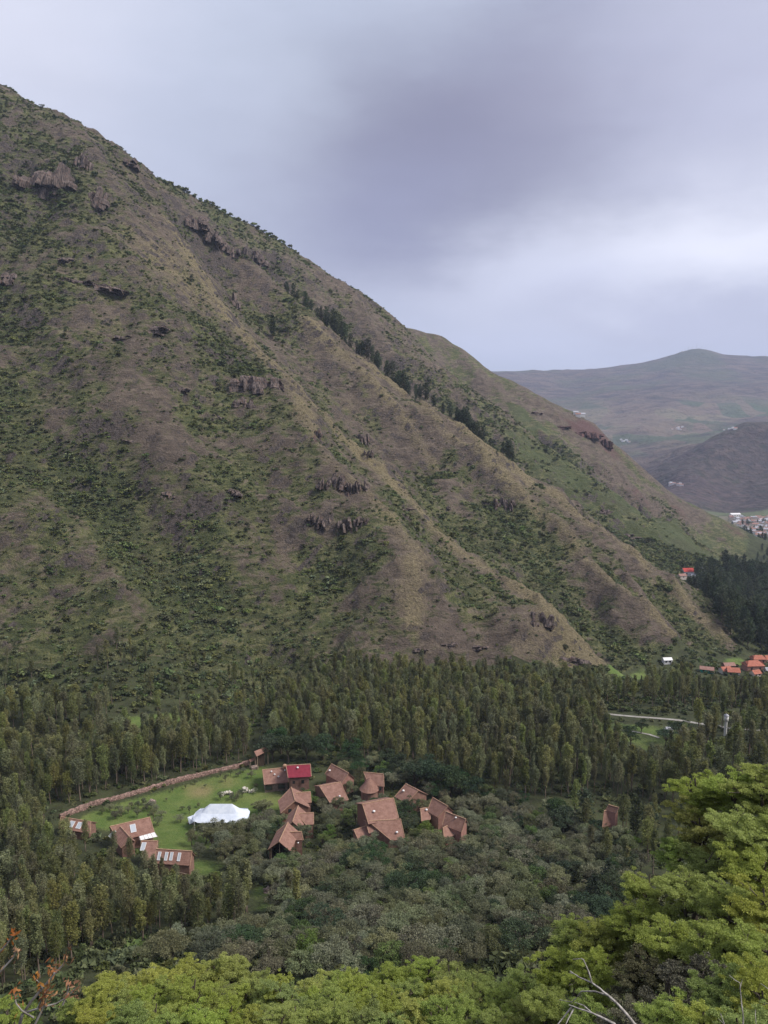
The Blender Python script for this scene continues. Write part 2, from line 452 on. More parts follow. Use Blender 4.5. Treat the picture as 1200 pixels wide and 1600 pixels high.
LAWN_UV = [(112, 1284), (160, 1264), (205, 1252), (275, 1232), (335, 1216), (395, 1200), (412, 1196), (430, 1235), (450, 1262), (440, 1290), (400, 1300), (380, 1318), (320, 1325), (250, 1335), (235, 1300), (180, 1296)]
LAWN_W = wpoly(LAWN_UV)
LAWN = np.zeros(XX.shape)
near = (YY < 700)
for poly, val in [(LAWN_W, 1.0), (wpoly([(288, 1340), (345, 1350), (350, 1366), (300, 1372)]), .8), (wpoly([(396, 1392), (420, 1380), (428, 1420), (400, 1432)]), .8),
                  (wpoly([(930, 1128), (1085, 1134), (1095, 1150), (1040, 1172), (1010, 1180), (985, 1160), (930, 1160)]), .42), (wpoly([(950, 1040), (1010, 1040), (1010, 1062), (955, 1062)]), .8),
                  (wpoly([(170, 1122), (290, 1112), (300, 1128), (180, 1142)]), .55), (wpoly([(640, 1290), (700, 1285), (700, 1320), (640, 1320)]), .5), (wpoly([(1130, 1030), (1165, 1028), (1160, 1040), (1135, 1040)]), .7),
                  (wpoly([(1085, 868), (1180, 862), (1190, 880), (1090, 888)]), .5)]:
    LAWN = np.maximum(LAWN, inside(poly, XX, YY) * val)
def soften(G, k):
    for _ in range(k):
        G = (np.roll(G, 1, 0) + np.roll(G, -1, 0) + np.roll(G, 1, 1) + np.roll(G, -1, 1) + 2 * G) / 6
    return G


LAWN = np.clip(soften(LAWN, 4) + (fbm(XX / 9, YY / 9, 3, 55) * .25) * (LAWN > .02), 0, 1)
WORN = np.zeros(XX.shape)
for (u, v, r, k) in [(315, 1236, 5.5, .9), (300, 1232, 5, .6), (355, 1225, 6, .55), (430, 1240, 7, .6), (335, 1222, 5, .5)]:
    p = hit(u, v); WORN = np.maximum(WORN, k * np.exp(-((XX - p[0]) ** 2 + ((YY - p[1]) * .8) ** 2) / r ** 2))
RED = np.zeros(XX.shape)
for (u, v, r, k) in [(925, 672, 38, 1), (905, 668, 30, .8), (950, 700, 35, .7), (880, 655, 25, .6), (1150, 830, 40, .6), (1000, 775, 45, .55), (1060, 800, 45, .55), (925, 935, 14, .35), (225, 690, 25, .25)]:
    p = hit(u, v); RED = np.maximum(RED, k * np.exp(-((XX - p[0]) ** 2 + (YY - p[1]) ** 2) / r ** 2))

def np_mesh(name, co, faces, mat, smooth=False, midx=None):
    """mesh from numpy arrays; faces all tris or all quads"""
    me = bpy.data.meshes.new(name)
    co = np.asarray(co, np.float32); faces = np.asarray(faces, np.int32)
    k = faces.shape[1]
    me.vertices.add(len(co)); me.vertices.foreach_set('co', co.ravel())
    me.loops.add(faces.size); me.loops.foreach_set('vertex_index', faces.ravel())
    me.polygons.add(len(faces))
    me.polygons.foreach_set('loop_start', np.arange(0, faces.size, k, dtype=np.int32))
    if smooth:
        me.polygons.foreach_set('use_smooth', np.ones(len(faces), bool))
    for m in (mat if isinstance(mat, (list, tuple)) else [mat]):
        me.materials.append(m)
    if midx is not None:
        me.polygons.foreach_set('material_index', np.asarray(midx, np.int32))
    me.update(calc_edges=True)
    return me


# ---------------------------------------------------------------- materials
def new_mat(name):
    m = bpy.data.materials.new(name); m.use_nodes = True
    t = NT(m.node_tree)
    b = t.n('ShaderNodeBsdfPrincipled'); o = t.n('ShaderNodeOutputMaterial'); t.l(b.outputs[0], o.inputs[0])
    b.inputs['Roughness'].default_value = .9
    b.inputs['Specular IOR Level'].default_value = .2
    return m, t, b


def bump(t, b, h, strength, dist):
    n = t.n('ShaderNodeBump'); n.inputs['Strength'].default_value = strength; n.inputs['Distance'].default_value = dist
    t.l(h, n.inputs['Height']); t.l(n.outputs[0], b.inputs['Normal'])


def simple_mat(name, c1, c2, scale=2.0, rough=.85, bs=0.0, bd=.02, stretch=None, detail=5):
    m, t, b = new_mat(name)
    g = t.n('ShaderNodeNewGeometry').outputs['Position']
    if stretch:
        g = t.stretch(g, stretch)
    n = t.noise(g, scale, detail, .6)
    t.l(t.mix(t.ramp(n, .3, .7), c1, c2), b.inputs['Base Color']); b.inputs['Roughness'].default_value = rough
    if bs:
        bump(t, b, n, bs, bd)
    return m


# mountain soil, grass and scrub
def mat_mountain():
    m, t, b = new_mat('mountain_soil_and_grass')
    P = t.n('ShaderNodeNewGeometry').outputs['Position']
    a = t.n('ShaderNodeAttribute', attribute_name='cover')
    s = t.n('ShaderNodeSeparateColor'); t.l(a.outputs['Color'], s.inputs[0])
    grn, dry, red, lawn = s.outputs[0], s.outputs[1], s.outputs[2], a.outputs['Alpha']
    nf = t.noise(P, .55, 6, .7); nm = t.noise(P, .11, 6, .62); nl = t.noise(P, .022, 4, .55)
    # cattle paths: thin wavering bands along the contours
    sp = t.n('ShaderNodeSeparateXYZ'); t.l(P, sp.inputs[0])
    zz = t.math('ADD', sp.outputs[2], t.math('MULTIPLY', t.math('SUBTRACT', t.noise(P, .03, 4, .6), .5), 16.0))
    cmb = t.n('ShaderNodeCombineXYZ'); t.l(t.math('MULTIPLY', sp.outputs[0], .075), cmb.inputs[0]); t.l(t.math('MULTIPLY', sp.outputs[1], .075), cmb.inputs[1]); t.l(t.math('MULTIPLY', zz, .50), cmb.inputs[2])
    terr = t.noise(cmb.outputs[0], 1.0, 6, .75)
    soil = t.mix(t.ramp(nm, .35, .68), (.112, .086, .068), (.205, .156, .120))
    soil = t.mix(t.ramp(terr, .52, .62), soil, (.215, .170, .125))
    soil = t.mix(t.math('MULTIPLY', t.ramp(terr, .47, .38), .6), soil, (.060, .052, .036))
    grass_o = t.mix(t.ramp(terr, .40, .62), (.064, .077, .027), (.190, .190, .080))
    scrub = t.mix(t.ramp(nf, .3, .7), (.040, .052, .022), (.105, .122, .045))
    drygr = t.mix(t.ramp(nf, .3, .75), (.18, .148, .075), (.36, .295, .165))
    g1 = t.math('ADD', grn, t.math('MULTIPLY', t.math('SUBTRACT', nm, .5), 1.3))
    g1 = t.math('ADD', g1, t.math('MULTIPLY', t.math('SUBTRACT', terr, .5), -1.1))
    c = t.mix(t.ramp(g1, .12, .50), soil, grass_o)
    c = t.mix(t.ramp(g1, .50, .86), c, scrub)
    d1 = t.math('ADD', dry, t.math('MULTIPLY', t.math('SUBTRACT', nf, .5), .9))
    c = t.mix(t.math('MULTIPLY', t.ramp(d1, .35, 1.0), .85), c, drygr)
    c = t.mix(t.ramp(t.math('ADD', red, t.math('MULTIPLY', t.math('SUBTRACT', nm, .5), .9)), .40, .75), c, t.mix(nf, (.095, .052, .048), (.19, .110, .098)))
    # far grassy shoulder: smooth bright green sward
    lg = t.mix(t.ramp(nm, .3, .7), (.070, .090, .034), (.125, .140, .058))
    c = t.mix(t.math('MULTIPLY', t.ramp(grn, .60, .85), t.math('MULTIPLY', t.ramp(sp.outputs[1], 820, 900), .8)), c, lg)
    # bare rock on the steepest facets
    N = t.n('ShaderNodeNewGeometry').outputs['True Normal']; sn = t.n('ShaderNodeSeparateXYZ'); t.l(N, sn.inputs[0])
    rk = t.mix(t.ramp(t.noise(t.stretch(P, (1, 1, .35)), .8, 6, .7), .35, .65), (.055, .045, .042), (.16, .13, .115))
    steep = t.math('ADD', sn.outputs[2], t.math('MULTIPLY', t.math('SUBTRACT', nm, .5), .35))
    c = t.mix(t.ramp(steep, .60, .47), c, rk)
    c = t.mix(t.math('MULTIPLY', t.ramp(nl, .40, .7), .22), c, (.10, .075, .062))
    grit = t.noise(P, 1.1, 5, .8)
    c = t.mix(t.math('MULTIPLY', t.ramp(grit, .50, .36), .55), c, (.028, .030, .016))
    c = t.mix(t.math('MULTIPLY', t.ramp(grit, .58, .72), .35), c, (.26, .22, .17))
    t.l(c, b.inputs['Base Color'])
    hgt = t.math('ADD', t.math('MULTIPLY', nf, 1.0), t.math('MULTIPLY', terr, 1.2))
    hgt = t.math('ADD', hgt, t.math('MULTIPLY', t.noise(P, 1.6, 4, .7), .35))
    bump(t, b, hgt, 1.0, 2.6)
    return m


def mat_ground():
    m, t, b = new_mat('valley_grass_and_soil')
    P = t.n('ShaderNodeNewGeometry').outputs['Position']
    a = t.n('ShaderNodeAttribute', attribute_name='cover')
    wn = t.n('ShaderNodeAttribute', attribute_name='worn').outputs['Fac']
    lawn = a.outputs['Alpha']
    nf = t.noise(P, 1.3, 6, .7); nm = t.noise(P, .16, 6, .6)
    under = t.mix(t.ramp(nm, .35, .65), (.032, .036, .016), (.060, .068, .028))
    under = t.mix(t.math('MULTIPLY', t.ramp(nf, .5, .75), .6), under, (.085, .062, .045))
    lw = t.mix(t.ramp(nm, .3, .72), (.085, .135, .028), (.150, .185, .050))
    lw = t.mix(t.math('MULTIPLY', t.ramp(nf, .45, .75), .5), lw, (.12, .15, .05))
    lw = t.mix(t.ramp(t.math('ADD', wn, t.math('MULTIPLY', t.math('SUBTRACT', nm, .5), .5)), .25, .9), lw, (.23, .19, .085))
    c = t.mix(t.ramp(t.math('ADD', lawn, t.math('MULTIPLY', t.math('SUBTRACT', nf, .5), .8)), .2, .6), under, lw)
    c = t.mix(t.math('MULTIPLY', t.ramp(nf, .55, .3), .35), c, (.04, .06, .02))
    t.l(c, b.inputs['Base Color']); bump(t, b, nf, .8, .5)
    return m


def mat_far():
    m, t, b = new_mat('far_fields_and_moor')
    P = t.n('ShaderNodeNewGeometry').outputs['Position']
    sp = t.n('ShaderNodeSeparateXYZ'); t.l(P, sp.inputs[0])
    nl = t.noise(P, .0016, 6, .6); nm = t.noise(P, .008, 6, .65); nf = t.noise(P, .035, 5, .65)
    vor = t.n('ShaderNodeTexVoronoi', feature='F1'); t.l(t.stretch(P, (.006, .0035, .0)), vor.inputs['Vector']); vor.inputs['Scale'].default_value = 1.0
    vc = t.n('ShaderNodeSeparateColor'); t.l(vor.outputs['Color'], vc.inputs[0])
    moor = t.mix(t.ramp(t.noise(t.stretch(P, (1, 2.6, 4)), .006, 7, .7), .38, .62), (.045, .036, .036), (.145, .105, .085))
    moor = t.mix(t.math('MULTIPLY', t.ramp(nl, .45, .62), .75), moor, (.075, .085, .045))
    fld = t.mix(t.ramp(vc.outputs[0], .35, .6), (.22, .16, .12), (.070, .11, .055))
    fld = t.mix(t.ramp(vc.outputs[1], .7, .8), fld, (.24, .20, .13))
    # the farmed terrace between the near hill and the plateau
    onland = t.math('MULTIPLY', t.ramp(sp.outputs[1], 3000, 3400), t.ramp(sp.outputs[1], 5600, 4600))
    onland = t.math('MULTIPLY', onland, t.ramp(t.math('ADD', nl, t.math('MULTIPLY', nm, .4)), .58, .74))
    c = t.mix(t.math('MULTIPLY', onland, .9), moor, fld)
    c = t.mix(.35, c, moor)
    flat = t.math('MULTIPLY', t.ramp(sp.outputs[1], 2040, 1985), t.ramp(sp.outputs[2], -255, -265))
    fl2 = t.mix(t.ramp(vc.outputs[0], .3, .6), (.050, .075, .035), (.12, .14, .075))
    fl2 = t.mix(t.ramp(vc.outputs[2], .62, .7), fl2, (.19, .17, .12))
    c = t.mix(flat, c, fl2)
    hill = t.math('MULTIPLY', t.ramp(sp.outputs[1], 3000, 2700), t.ramp(sp.outputs[1], 1985, 2040))
    c = t.mix(t.math('MULTIPLY', hill, .8), c, t.mix(t.ramp(nf, .35, .7), (.034, .026, .034), (.110, .075, .075)))
    N = t.n('ShaderNodeNewGeometry').outputs['True Normal']; sn = t.n('ShaderNodeSeparateXYZ'); t.l(N, sn.inputs[0])
    c = t.mix(t.math('MULTIPLY', t.ramp(t.noise(t.stretch(P, (1, 1, .2)), .02, 6, .7), .52, .66), .6), c, (.035, .045, .026))
    t.l(c, b.inputs['Base Color']); bump(t, b, t.math('ADD', nm, t.math('MULTIPLY', nf, .4)), .9, 45.0)
    return m


M_MOUNT, M_GROUND, M_FAR = mat_mountain(), mat_ground(), mat_far()
# one continuous land surface, cut where the valley floor, the mountain and the far country meet
jm = int(np.searchsorted(GY, 1560)); j_all = len(GY) - 1; i_all = len(GX) - 1


def face_split(mask, name, mat):
    """the cells of the land surface chosen by mask as one sheet"""
    nj, ni = XX.shape
    jj, ii = np.nonzero(mask)
    a = jj * ni + ii
    q = np.stack([a, a + 1, a + ni + 1, a + ni], 1)
    used, inv = np.unique(q, return_inverse=True)
    co = np.stack([XX.ravel()[used], YY.ravel()[used], ZZ.ravel()[used]], 1)
    me = np_mesh(name, co, inv.reshape(q.shape), mat, smooth=True)
    at_ = me.attributes.new('cover', 'FLOAT_COLOR', 'POINT')
    at_.data.foreach_set('color', np.stack([GR.ravel()[used], DR.ravel()[used], RED.ravel()[used], LAWN.ravel()[used]], -1).astype(np.float32).ravel())
    for nm_, A_ in (('worn', WORN),):
        q_ = me.attributes.new(nm_, 'FLOAT', 'POINT'); q_.data.foreach_set('value', A_.ravel()[used].astype(np.float32))
    o = bpy.data.objects.new(name, me); COL.objects.link(o); o['kind'] = 'structure'
    return o


cellY = YY[:-1, :-1]; cellX = XX[:-1, :-1]
cellH = (HILL[:-1, :-1] + HILL[1:, 1:]) / 2
MOUNT_POLY = [(-3400, 300)] + [p[:2] for p in foot[:-1]] + [at(934, 1052, 400)[:2], at(952, 1048, 436)[:2], at(1060, 1018, 492)[:2], at(1152, 1022, 508)[:2]] + [(258, 560), (320, 650), (395, 820), (400, 860), (560, 1170), (640, 1400), (640, 1700), (-3400, 1700)]
m_mount = inside(MOUNT_POLY, cellX, cellY) & (cellY < 1700)
m_far = (cellY >= 1500) & ~m_mount
ground = face_split(~m_mount & ~m_far, 'ground', M_GROUND)
mountain = face_split(m_mount, 'mountain', M_MOUNT)
hills = face_split(m_far, 'hills', M_FAR)
# ---------------------------------------------------------------- haze: the air between here and the far hills
HZ_TOP = float(max(ZZ.max(), 30)) + 6
zb = float(ZZ.min()) - 1.0
hx0, hx1, hy0, hy1 = GX[0] - 5, GX[-1] + 5, GY[0] - 5, GY[-1] + 5
hv = np.array([(x, y, z) for z in (zb, HZ_TOP) for y in (hy0, hy1) for x in (hx0, hx1)])
hq = [(0, 2, 3, 1), (4, 5, 7, 6), (0, 1, 5, 4), (2, 6, 7, 3), (0, 4, 6, 2), (1, 3, 7, 5)]
hm = bpy.data.materials.new('haze'); hm.use_nodes = True; t = NT(hm.node_tree)
pv = t.n('ShaderNodeVolumePrincipled'); pv.inputs['Color'].default_value = (.66, .76, 1.0, 1); pv.inputs['Density'].default_value = HAZE_D = 6.5e-5
pv.inputs['Anisotropy'].default_value = 0.0
oo = t.n('ShaderNodeOutputMaterial'); t.l(pv.outputs[0], oo.inputs['Volume'])
haze = bpy.data.objects.new('haze', np_mesh('haze', hv, np.array(hq), hm)); COL.objects.link(haze); haze['kind'] = 'stuff'


# ---------------------------------------------------------------- things, parts, tags
def tag(o, label=None, cat=None, group=None, kind=None):
    if label: o['label'] = label
    if cat: o['category'] = cat
    if group: o['group'] = group
    if kind: o['kind'] = kind
    return o


def thing(name, label, cat, loc=(0, 0, 0), rz=0, group=None):
    o = bpy.data.objects.new(name, None); COL.objects.link(o)
    o.location = loc; o.rotation_euler = (0, 0, rz); o.empty_display_size = .3
    return tag(o, label, cat, group)


def part(name, me, parent=None):
    o = bpy.data.objects.new(name, me); COL.objects.link(o); o.parent = parent
    return o


def leaf_mat(name, c1, c2, var=.35, trans=.25, hue=.03, sat=.45):
    """foliage: colour differs from tree to tree and from leaf spray to leaf spray"""
    m, t, b = new_mat(name)
    oi = t.n('ShaderNodeObjectInfo')
    ge = t.n('ShaderNodeNewGeometry')
    tcd = t.n('ShaderNodeTexCoord')
    n = t.noise(tcd.outputs['Object'], .9, 3, .6)
    f = t.math('ADD', t.math('MULTIPLY', ge.outputs['Random Per Island'], .45), t.math('MULTIPLY', n, .75))
    c = t.mix(t.ramp(f, .2, .95), c1, c2)
    h = t.n('ShaderNodeHueSaturation'); t.l(c, h.inputs['Color'])
    t.l(t.math('ADD', .5 - hue, t.math('MULTIPLY', oi.outputs['Random'], hue * 2)), h.inputs['Hue'])
    rv = t.math('FRACT', t.math('MULTIPLY', oi.outputs['Random'], 7.31))
    t.l(t.math('ADD', 1 - var, t.math('MULTIPLY', rv, 2 * var)), h.inputs['Value'])
    rs = t.math('FRACT', t.math('MULTIPLY', oi.outputs['Random'], 13.7))
    t.l(t.math('ADD', 1 - sat * .55, t.math('MULTIPLY', rs, sat)), h.inputs['Saturation'])
    t.l(h.outputs[0], b.inputs['Base Color']); b.inputs['Roughness'].default_value = .75
    if trans:
        tr = t.n('ShaderNodeBsdfTranslucent'); t.l(h.outputs[0], tr.inputs['Color'])
        mxs = t.n('ShaderNodeMixShader'); mxs.inputs[0].default_value = trans
        out = [q for q in t.t.nodes if q.type == 'OUTPUT_MATERIAL'][0]
        t.l(b.outputs[0], mxs.inputs[1]); t.l(tr.outputs[0], mxs.inputs[2]); t.l(mxs.outputs[0], out.inputs[0])
    return m


M_EUC = leaf_mat('eucalyptus_leaves', (.088, .104, .042), (.260, .262, .108), .40, .3)
M_EUCD = leaf_mat('eucalyptus_leaves_dark', (.030, .045, .024), (.085, .105, .050), .35, .2)
M_MOLLE = leaf_mat('pepper_tree_leaves', (.090, .102, .054), (.260, .270, .150), .36, .3)
M_DARK = leaf_mat('dark_broad_leaves', (.026, .045, .022), (.075, .115, .050), .25, .2)
M_BRIGHT = leaf_mat('bright_young_leaves', (.26, .315, .075), (.52, .60, .175), .10, .5, .010, .15)
M_YELLOW = leaf_mat('yellow_green_leaves', (.28, .305, .068), (.55, .57, .16), .10, .45, .010, .15)
M_SHRUB = leaf_mat('hillside_shrub_leaves', (.055, .070, .028), (.170, .190, .078), .5, .1, .04)
M_BRUSH = leaf_mat('undergrowth_leaves', (.045, .060, .022), (.14, .155, .060), .45, .15, .04)
M_MIDG = leaf_mat('mid_green_leaves', (.20, .25, .070), (.44, .52, .155), .12, .4, .012, .2)
M_TWIGGY = leaf_mat('dry_grey_leaves', (.070, .068, .042), (.215, .205, .125), .3, .15, .02)
M_FRESH = leaf_mat('fresh_green_leaves', (.055, .085, .024), (.17, .23, .07), .25, .25, .02)
M_RUST = leaf_mat('rust_coloured_buds', (.20, .07, .025), (.42, .20, .07), .1, .2, .01)
M_TRUNK = simple_mat('pale_eucalyptus_bark', (.10, .075, .055), (.26, .20, .16), 3.0, .85, stretch=(1, 1, .25))
M_BARK = simple_mat('grey_brown_bark', (.05, .04, .03), (.14, .115, .09), 4.0, .9, stretch=(1, 1, .3))
M_DEAD = simple_mat('bleached_dead_wood', (.20, .18, .16), (.48, .44, .40), 9.0, .8, stretch=(1, 1, .4))


def rand_dirs(n):
    d = RNG.normal(size=(n, 3)); return d / np.linalg.norm(d, axis=1, keepdims=True)


def leaves(cen, size, up=0.0, droop=0.0, quads=False, aspect=.55):
    """leaf sprays as small tris / diamond quads round the given centres"""
    n = len(cen)
    a = rand_dirs(n); a[:, 2] = a[:, 2] * (1 - droop) - droop * .6; a /= np.linalg.norm(a, axis=1, keepdims=True)
    b_ = rand_dirs(n); b_[:, 2] *= (1 - up)
    b_ = np.cross(a, b_); b_ /= np.linalg.norm(b_, axis=1, keepdims=True) + 1e-9
    s = (size * RNG.uniform(.6, 1.3, n))[:, None]
    if quads:
        v = np.stack([cen - a * s * .5, cen + b_ * s * aspect * .5 - a * s * .05, cen + a * s * .5, cen - b_ * s * aspect * .5 - a * s * .05], 1).reshape(-1, 3)
        return v, np.arange(4 * n).reshape(n, 4)
    v = np.stack([cen - a * s * .5 - b_ * s * aspect * .5, cen - a * s * .5 + b_ * s * aspect * .5, cen + a * s * .55], 1).reshape(-1, 3)
    return v, np.arange(3 * n).reshape(n, 3)


def tube(path, r, sides=6):
    """tapered round limb along a path, as quads"""
    P = np.asarray(path, float); r = np.asarray(r, float) * np.ones(len(P))
    vs = []
    for k in range(len(P)):
        d = P[min(k + 1, len(P) - 1)] - P[max(k - 1, 0)]; d /= np.linalg.norm(d) + 1e-9
        u = np.cross(d, [0, 0, 1.0] if abs(d[2]) < .9 else [1.0, 0, 0]); u /= np.linalg.norm(u) + 1e-9
        w_ = np.cross(d, u)
        th = np.arange(sides) * 2 * np.pi / sides
        vs.append(P[k] + r[k] * (np.cos(th)[:, None] * u + np.sin(th)[:, None] * w_))
    vs = np.concatenate(vs); q = []
    for k in range(len(P) - 1):
        for i in range(sides):
            j = (i + 1) % sides
            q.append((k * sides + i, k * sides + j, (k + 1) * sides + j, (k + 1) * sides + i))
    return vs, np.array(q)


def merge(lst):
    co, fa, o = [], [], 0
    for v, f in lst:
        co.append(v); fa.append(f + o); o += len(v)
    return np.concatenate(co), np.concatenate(fa)


def bent(p0, p1, k=5, amp=.1):
    p0 = np.array(p0, float); p1 = np.array(p1, float); L = np.linalg.norm(p1 - p0)
    t_ = np.linspace(0, 1, k)[:, None]; off = RNG.normal(size=3) * amp * L
    return p0 + (p1 - p0) * t_ + off * np.sin(t_ * np.pi) * .5 + RNG.normal(size=(k, 3)) * amp * L * .08 * (t_ * (1 - t_) * 4)


def euc_meshes(H=14.0, width=1.9, base=.34, n=1500, size=.5, mat=None, nt=1):
    """slender eucalyptus: bare pole, ascending limbs, ragged hanging foliage"""
    tr = []
    top = np.array([RNG.normal() * .35, RNG.normal() * .35, H * .96])
    tp = bent((0, 0, -.6), top, 8, .02); tr.append(tube(tp, np.linspace(.2, .03, 8) * H / 14, 6))
    cl = []
    nc = 22
    for k in range(nc):
        f = base + (1 - base) * ((k + RNG.uniform(0, 1)) / nc)
        g = (f - base) / (1 - base)
        R = width * (math.sin(math.pi * min(1, g * .72 + .16)) ** .6) * RNG.uniform(.45, 1.2)
        th = k * 2.4 + RNG.uniform(-.5, .5)
        c_ = np.array([math.cos(th) * R * .62, math.sin(th) * R * .62, f * H]) + top * [f, f, 0]
        st = np.array([top[0] * f, top[1] * f, max(f * H - 1.2, H * base * .8)])
        tr.append(tube(bent(st, c_, 3, .05), [.05, .035, .015], 4))
        cl.append((c_, R))
    cl.append((top + [.2, 0, -.3], .7)); cl.append((top + [0, .2, -.9], 1.0)); cl.append((top + [-.4, -.2, -.6], .7))
    wts = np.array([c_[1] ** 1.3 for c_ in cl]); wts /= wts.sum()
    pts = []
    for (c_, R), w_ in zip(cl, wts):
        m = int(n * w_) + 4
        d = rand_dirs(m) * (RNG.uniform(0.25, 1, m) ** .6)[:, None]
        pts.append(c_ + d * [R * .58, R * .58, .6 + R * .55])
    lv = leaves(np.concatenate(pts), size, up=.3, droop=.45, aspect=.5)
    return merge(tr), lv


def dome_meshes(H=6.5, R=3.4, n=2600, size=.34, nclump=34, trunkh=.28, flat=.75, quads=False, limb=1.0):
    """broad crowned tree of many leaf clumps on forking limbs"""
    tr = []; h0 = H * trunkh
    fork = np.array([RNG.normal() * .2, RNG.normal() * .2, h0])
    tr.append(tube(bent((0, 0, -.5), fork, 4, .08), np.linspace(.24, .16, 4) * H / 6.5 * limb, 6))
    cl = []
    zc = H - (H - h0) * .5
    lob = [(np.array([RNG.uniform(-.45, .45) * R, RNG.uniform(-.45, .45) * R, zc + RNG.uniform(-.2, .25) * H]), R * RNG.uniform(.45, .72)) for _ in range(5)]
    for k in range(nclump):
        lc, lr = lob[k % 5]
        d = rand_dirs(1)[0]; d[2] = abs(d[2]) * .9 - .25
        c_ = lc + d * lr * RNG.uniform(.65, 1.05) * [1, 1, flat]
        c_[2] = np.clip(c_[2], h0 * .8, H)
        cl.append((c_, R * RNG.uniform(.16, .32)))
        if k % 2 == 0:
            mid = fork + (c_ - fork) * .5 + [0, 0, .1 * H]
            tr.append(tube(np.array([fork, mid, c_]), [.09 * limb, .055 * limb, .015], 4))
    wts = np.array([c_[1] ** 2 for c_ in cl]); wts /= wts.sum()
    pts = []
    for (c_, r_), w_ in zip(cl, wts):
        m = int(n * w_) + 4
        d = rand_dirs(m); d[:, 2] = np.where(d[:, 2] < -.3, -d[:, 2], d[:, 2])
        pts.append(c_ + d * (RNG.uniform(.45, 1.05, m))[:, None] * [r_, r_, r_ * .75])
    return merge(tr), leaves(np.concatenate(pts), size, quads=quads)


def shrub_mesh(n=110, size=.42, flat=.7):
    cl = [(np.array([RNG.uniform(-.5, .5), RNG.uniform(-.5, .5), RNG.uniform(.2, .6)]), RNG.uniform(.35, .6)) for _ in range(4)]
    pts = []
    for c_, r_ in cl:
        m = n // 4; d = rand_dirs(m); d[:, 2] = np.abs(d[:, 2])
        pts.append(c_ + d * RNG.uniform(.4, 1, m)[:, None] * [r_, r_, r_ * flat])
    pts.append(np.stack([RNG.uniform(-.8, .8, 14), RNG.uniform(-.8, .8, 14), RNG.uniform(-.1, .2, 14)], 1))
    return leaves(np.concatenate(pts), size, aspect=.8)


class Kind:
    def __init__(s, name, trunk, crown, tm, lm, height):
        s.name = name; s.h = height
        s.trunk = np_mesh(name + '_trunk', *trunk, tm, smooth=True) if trunk is not None else None
        s.crown = np_mesh(name + '_crown', *crown, lm)
        s.joined = None; s.parts_ = (trunk, crown, tm, lm)

    def one(s):
        """trunk and crown in one mesh, for the far-off woods"""
        if s.joined is None:
            trunk, crown, tm, lm = s.parts_
            if trunk is None:
                s.joined = s.crown
            else:
                tq, cf = trunk[1], crown[1]
                if cf.shape[1] == 3:
                    tq = np.concatenate([tq[:, [0, 1, 2]], tq[:, [0, 2, 3]]])
                co = np.concatenate([trunk[0], crown[0]]); fa = np.concatenate([tq, cf + len(trunk[0])])
                s.joined = np_mesh(s.name + '_whole', co, fa, [tm, lm], midx=np.r_[np.zeros(len(tq)), np.ones(len(cf))])
        return s.joined


HARD = []
# ---------------------------------------------------------------- building materials
def mat_tiles(name, c1, c2, c3):
    """clay roof tiles in courses that run along the roof; uses the generated uv of the slab"""
    m, t, b = new_mat(name)
    uv = t.n('ShaderNodeUVMap').outputs[0]
    sp = t.n('ShaderNodeSeparateXYZ'); t.l(uv, sp.inputs[0])
    P = t.n('ShaderNodeNewGeometry').outputs['Position']
    n1_ = t.noise(P, .9, 5, .65); n2_ = t.noise(P, 6, 3, .6)
    c = t.mix(t.ramp(n1_, .3, .7), c1, c2)
    c = t.mix(t.math('MULTIPLY', t.ramp(n2_, .5, .75), .6), c, c3)
    row = t.math('FRACT', t.math('MULTIPLY', sp.outputs[0], 3.2)); rib = t.math('ABSOLUTE', t.math('SUBTRACT', row, .5))
    crs = t.math('FRACT', t.math('MULTIPLY', sp.outputs[1], 2.4))
    c = t.mix(t.math('MULTIPLY', t.ramp(rib, .36, .5), .45), c, (.06, .035, .028))
    c = t.mix(t.math('MULTIPLY', t.ramp(crs, .82, 1.0), .3), c, (.07, .04, .03))
    t.l(c, b.inputs['Base Color']); bump(t, b, t.math('ADD', t.math('MULTIPLY', rib, -1.0), t.math('MULTIPLY', crs, .3)), .7, .1)
    return m


M_TILE = mat_tiles('clay_roof_tiles', (.215, .112, .084), (.320, .182, .138), (.37, .24, .185))
M_RIDGE = simple_mat('ridge_mortar', (.30, .17, .11), (.44, .29, .19), 3)
M_CRIM = mat_tiles('crimson_painted_roof', (.20, .022, .040), (.26, .034, .055), (.24, .045, .06))
M_WALL = simple_mat('pink_brown_plaster', (.19, .105, .080), (.29, .170, .130), 1.3, bs=.3)
M_WALL2 = simple_mat('brick_wall', (.15, .075, .055), (.27, .145, .105), 5, bs=.4)
M_PINK = simple_mat('pink_plaster', (.30, .15, .12), (.40, .22, .18), 1.5, bs=.2)
M_STONE = simple_mat('rubble_stone', (.15, .11, .095), (.40, .30, .25), 3.0, bs=.8, bd=.08)
M_WOOD = simple_mat('dark_timber', (.04, .028, .02), (.10, .07, .05), 4, stretch=(1, 1, .3))
M_LWOOD = simple_mat('pale_timber', (.22, .17, .12), (.36, .28, .20), 4, stretch=(1, 1, .3))
M_DARKIN = simple_mat('dark_interior', (.012, .010, .010), (.03, .024, .022), 2)
M_WHITE = simple_mat('white_canvas', (.56, .61, .70), (.70, .74, .80), .8, rough=.6)
M_WHP = simple_mat('white_paint', (.70, .68, .66), (.82, .80, .78), 3, rough=.6)
M_GLASS, _t, _b = new_mat('window_glass'); _b.inputs['Base Color'].default_value = (.03, .035, .04, 1); _b.inputs['Roughness'].default_value = .12; _b.inputs['Specular IOR Level'].default_value = .7
M_SKYL, _t, _b = new_mat('skylight_glass'); _b.inputs['Base Color'].default_value = (.42, .45, .48, 1); _b.inputs['Roughness'].default_value = .3
M_ROCK = None


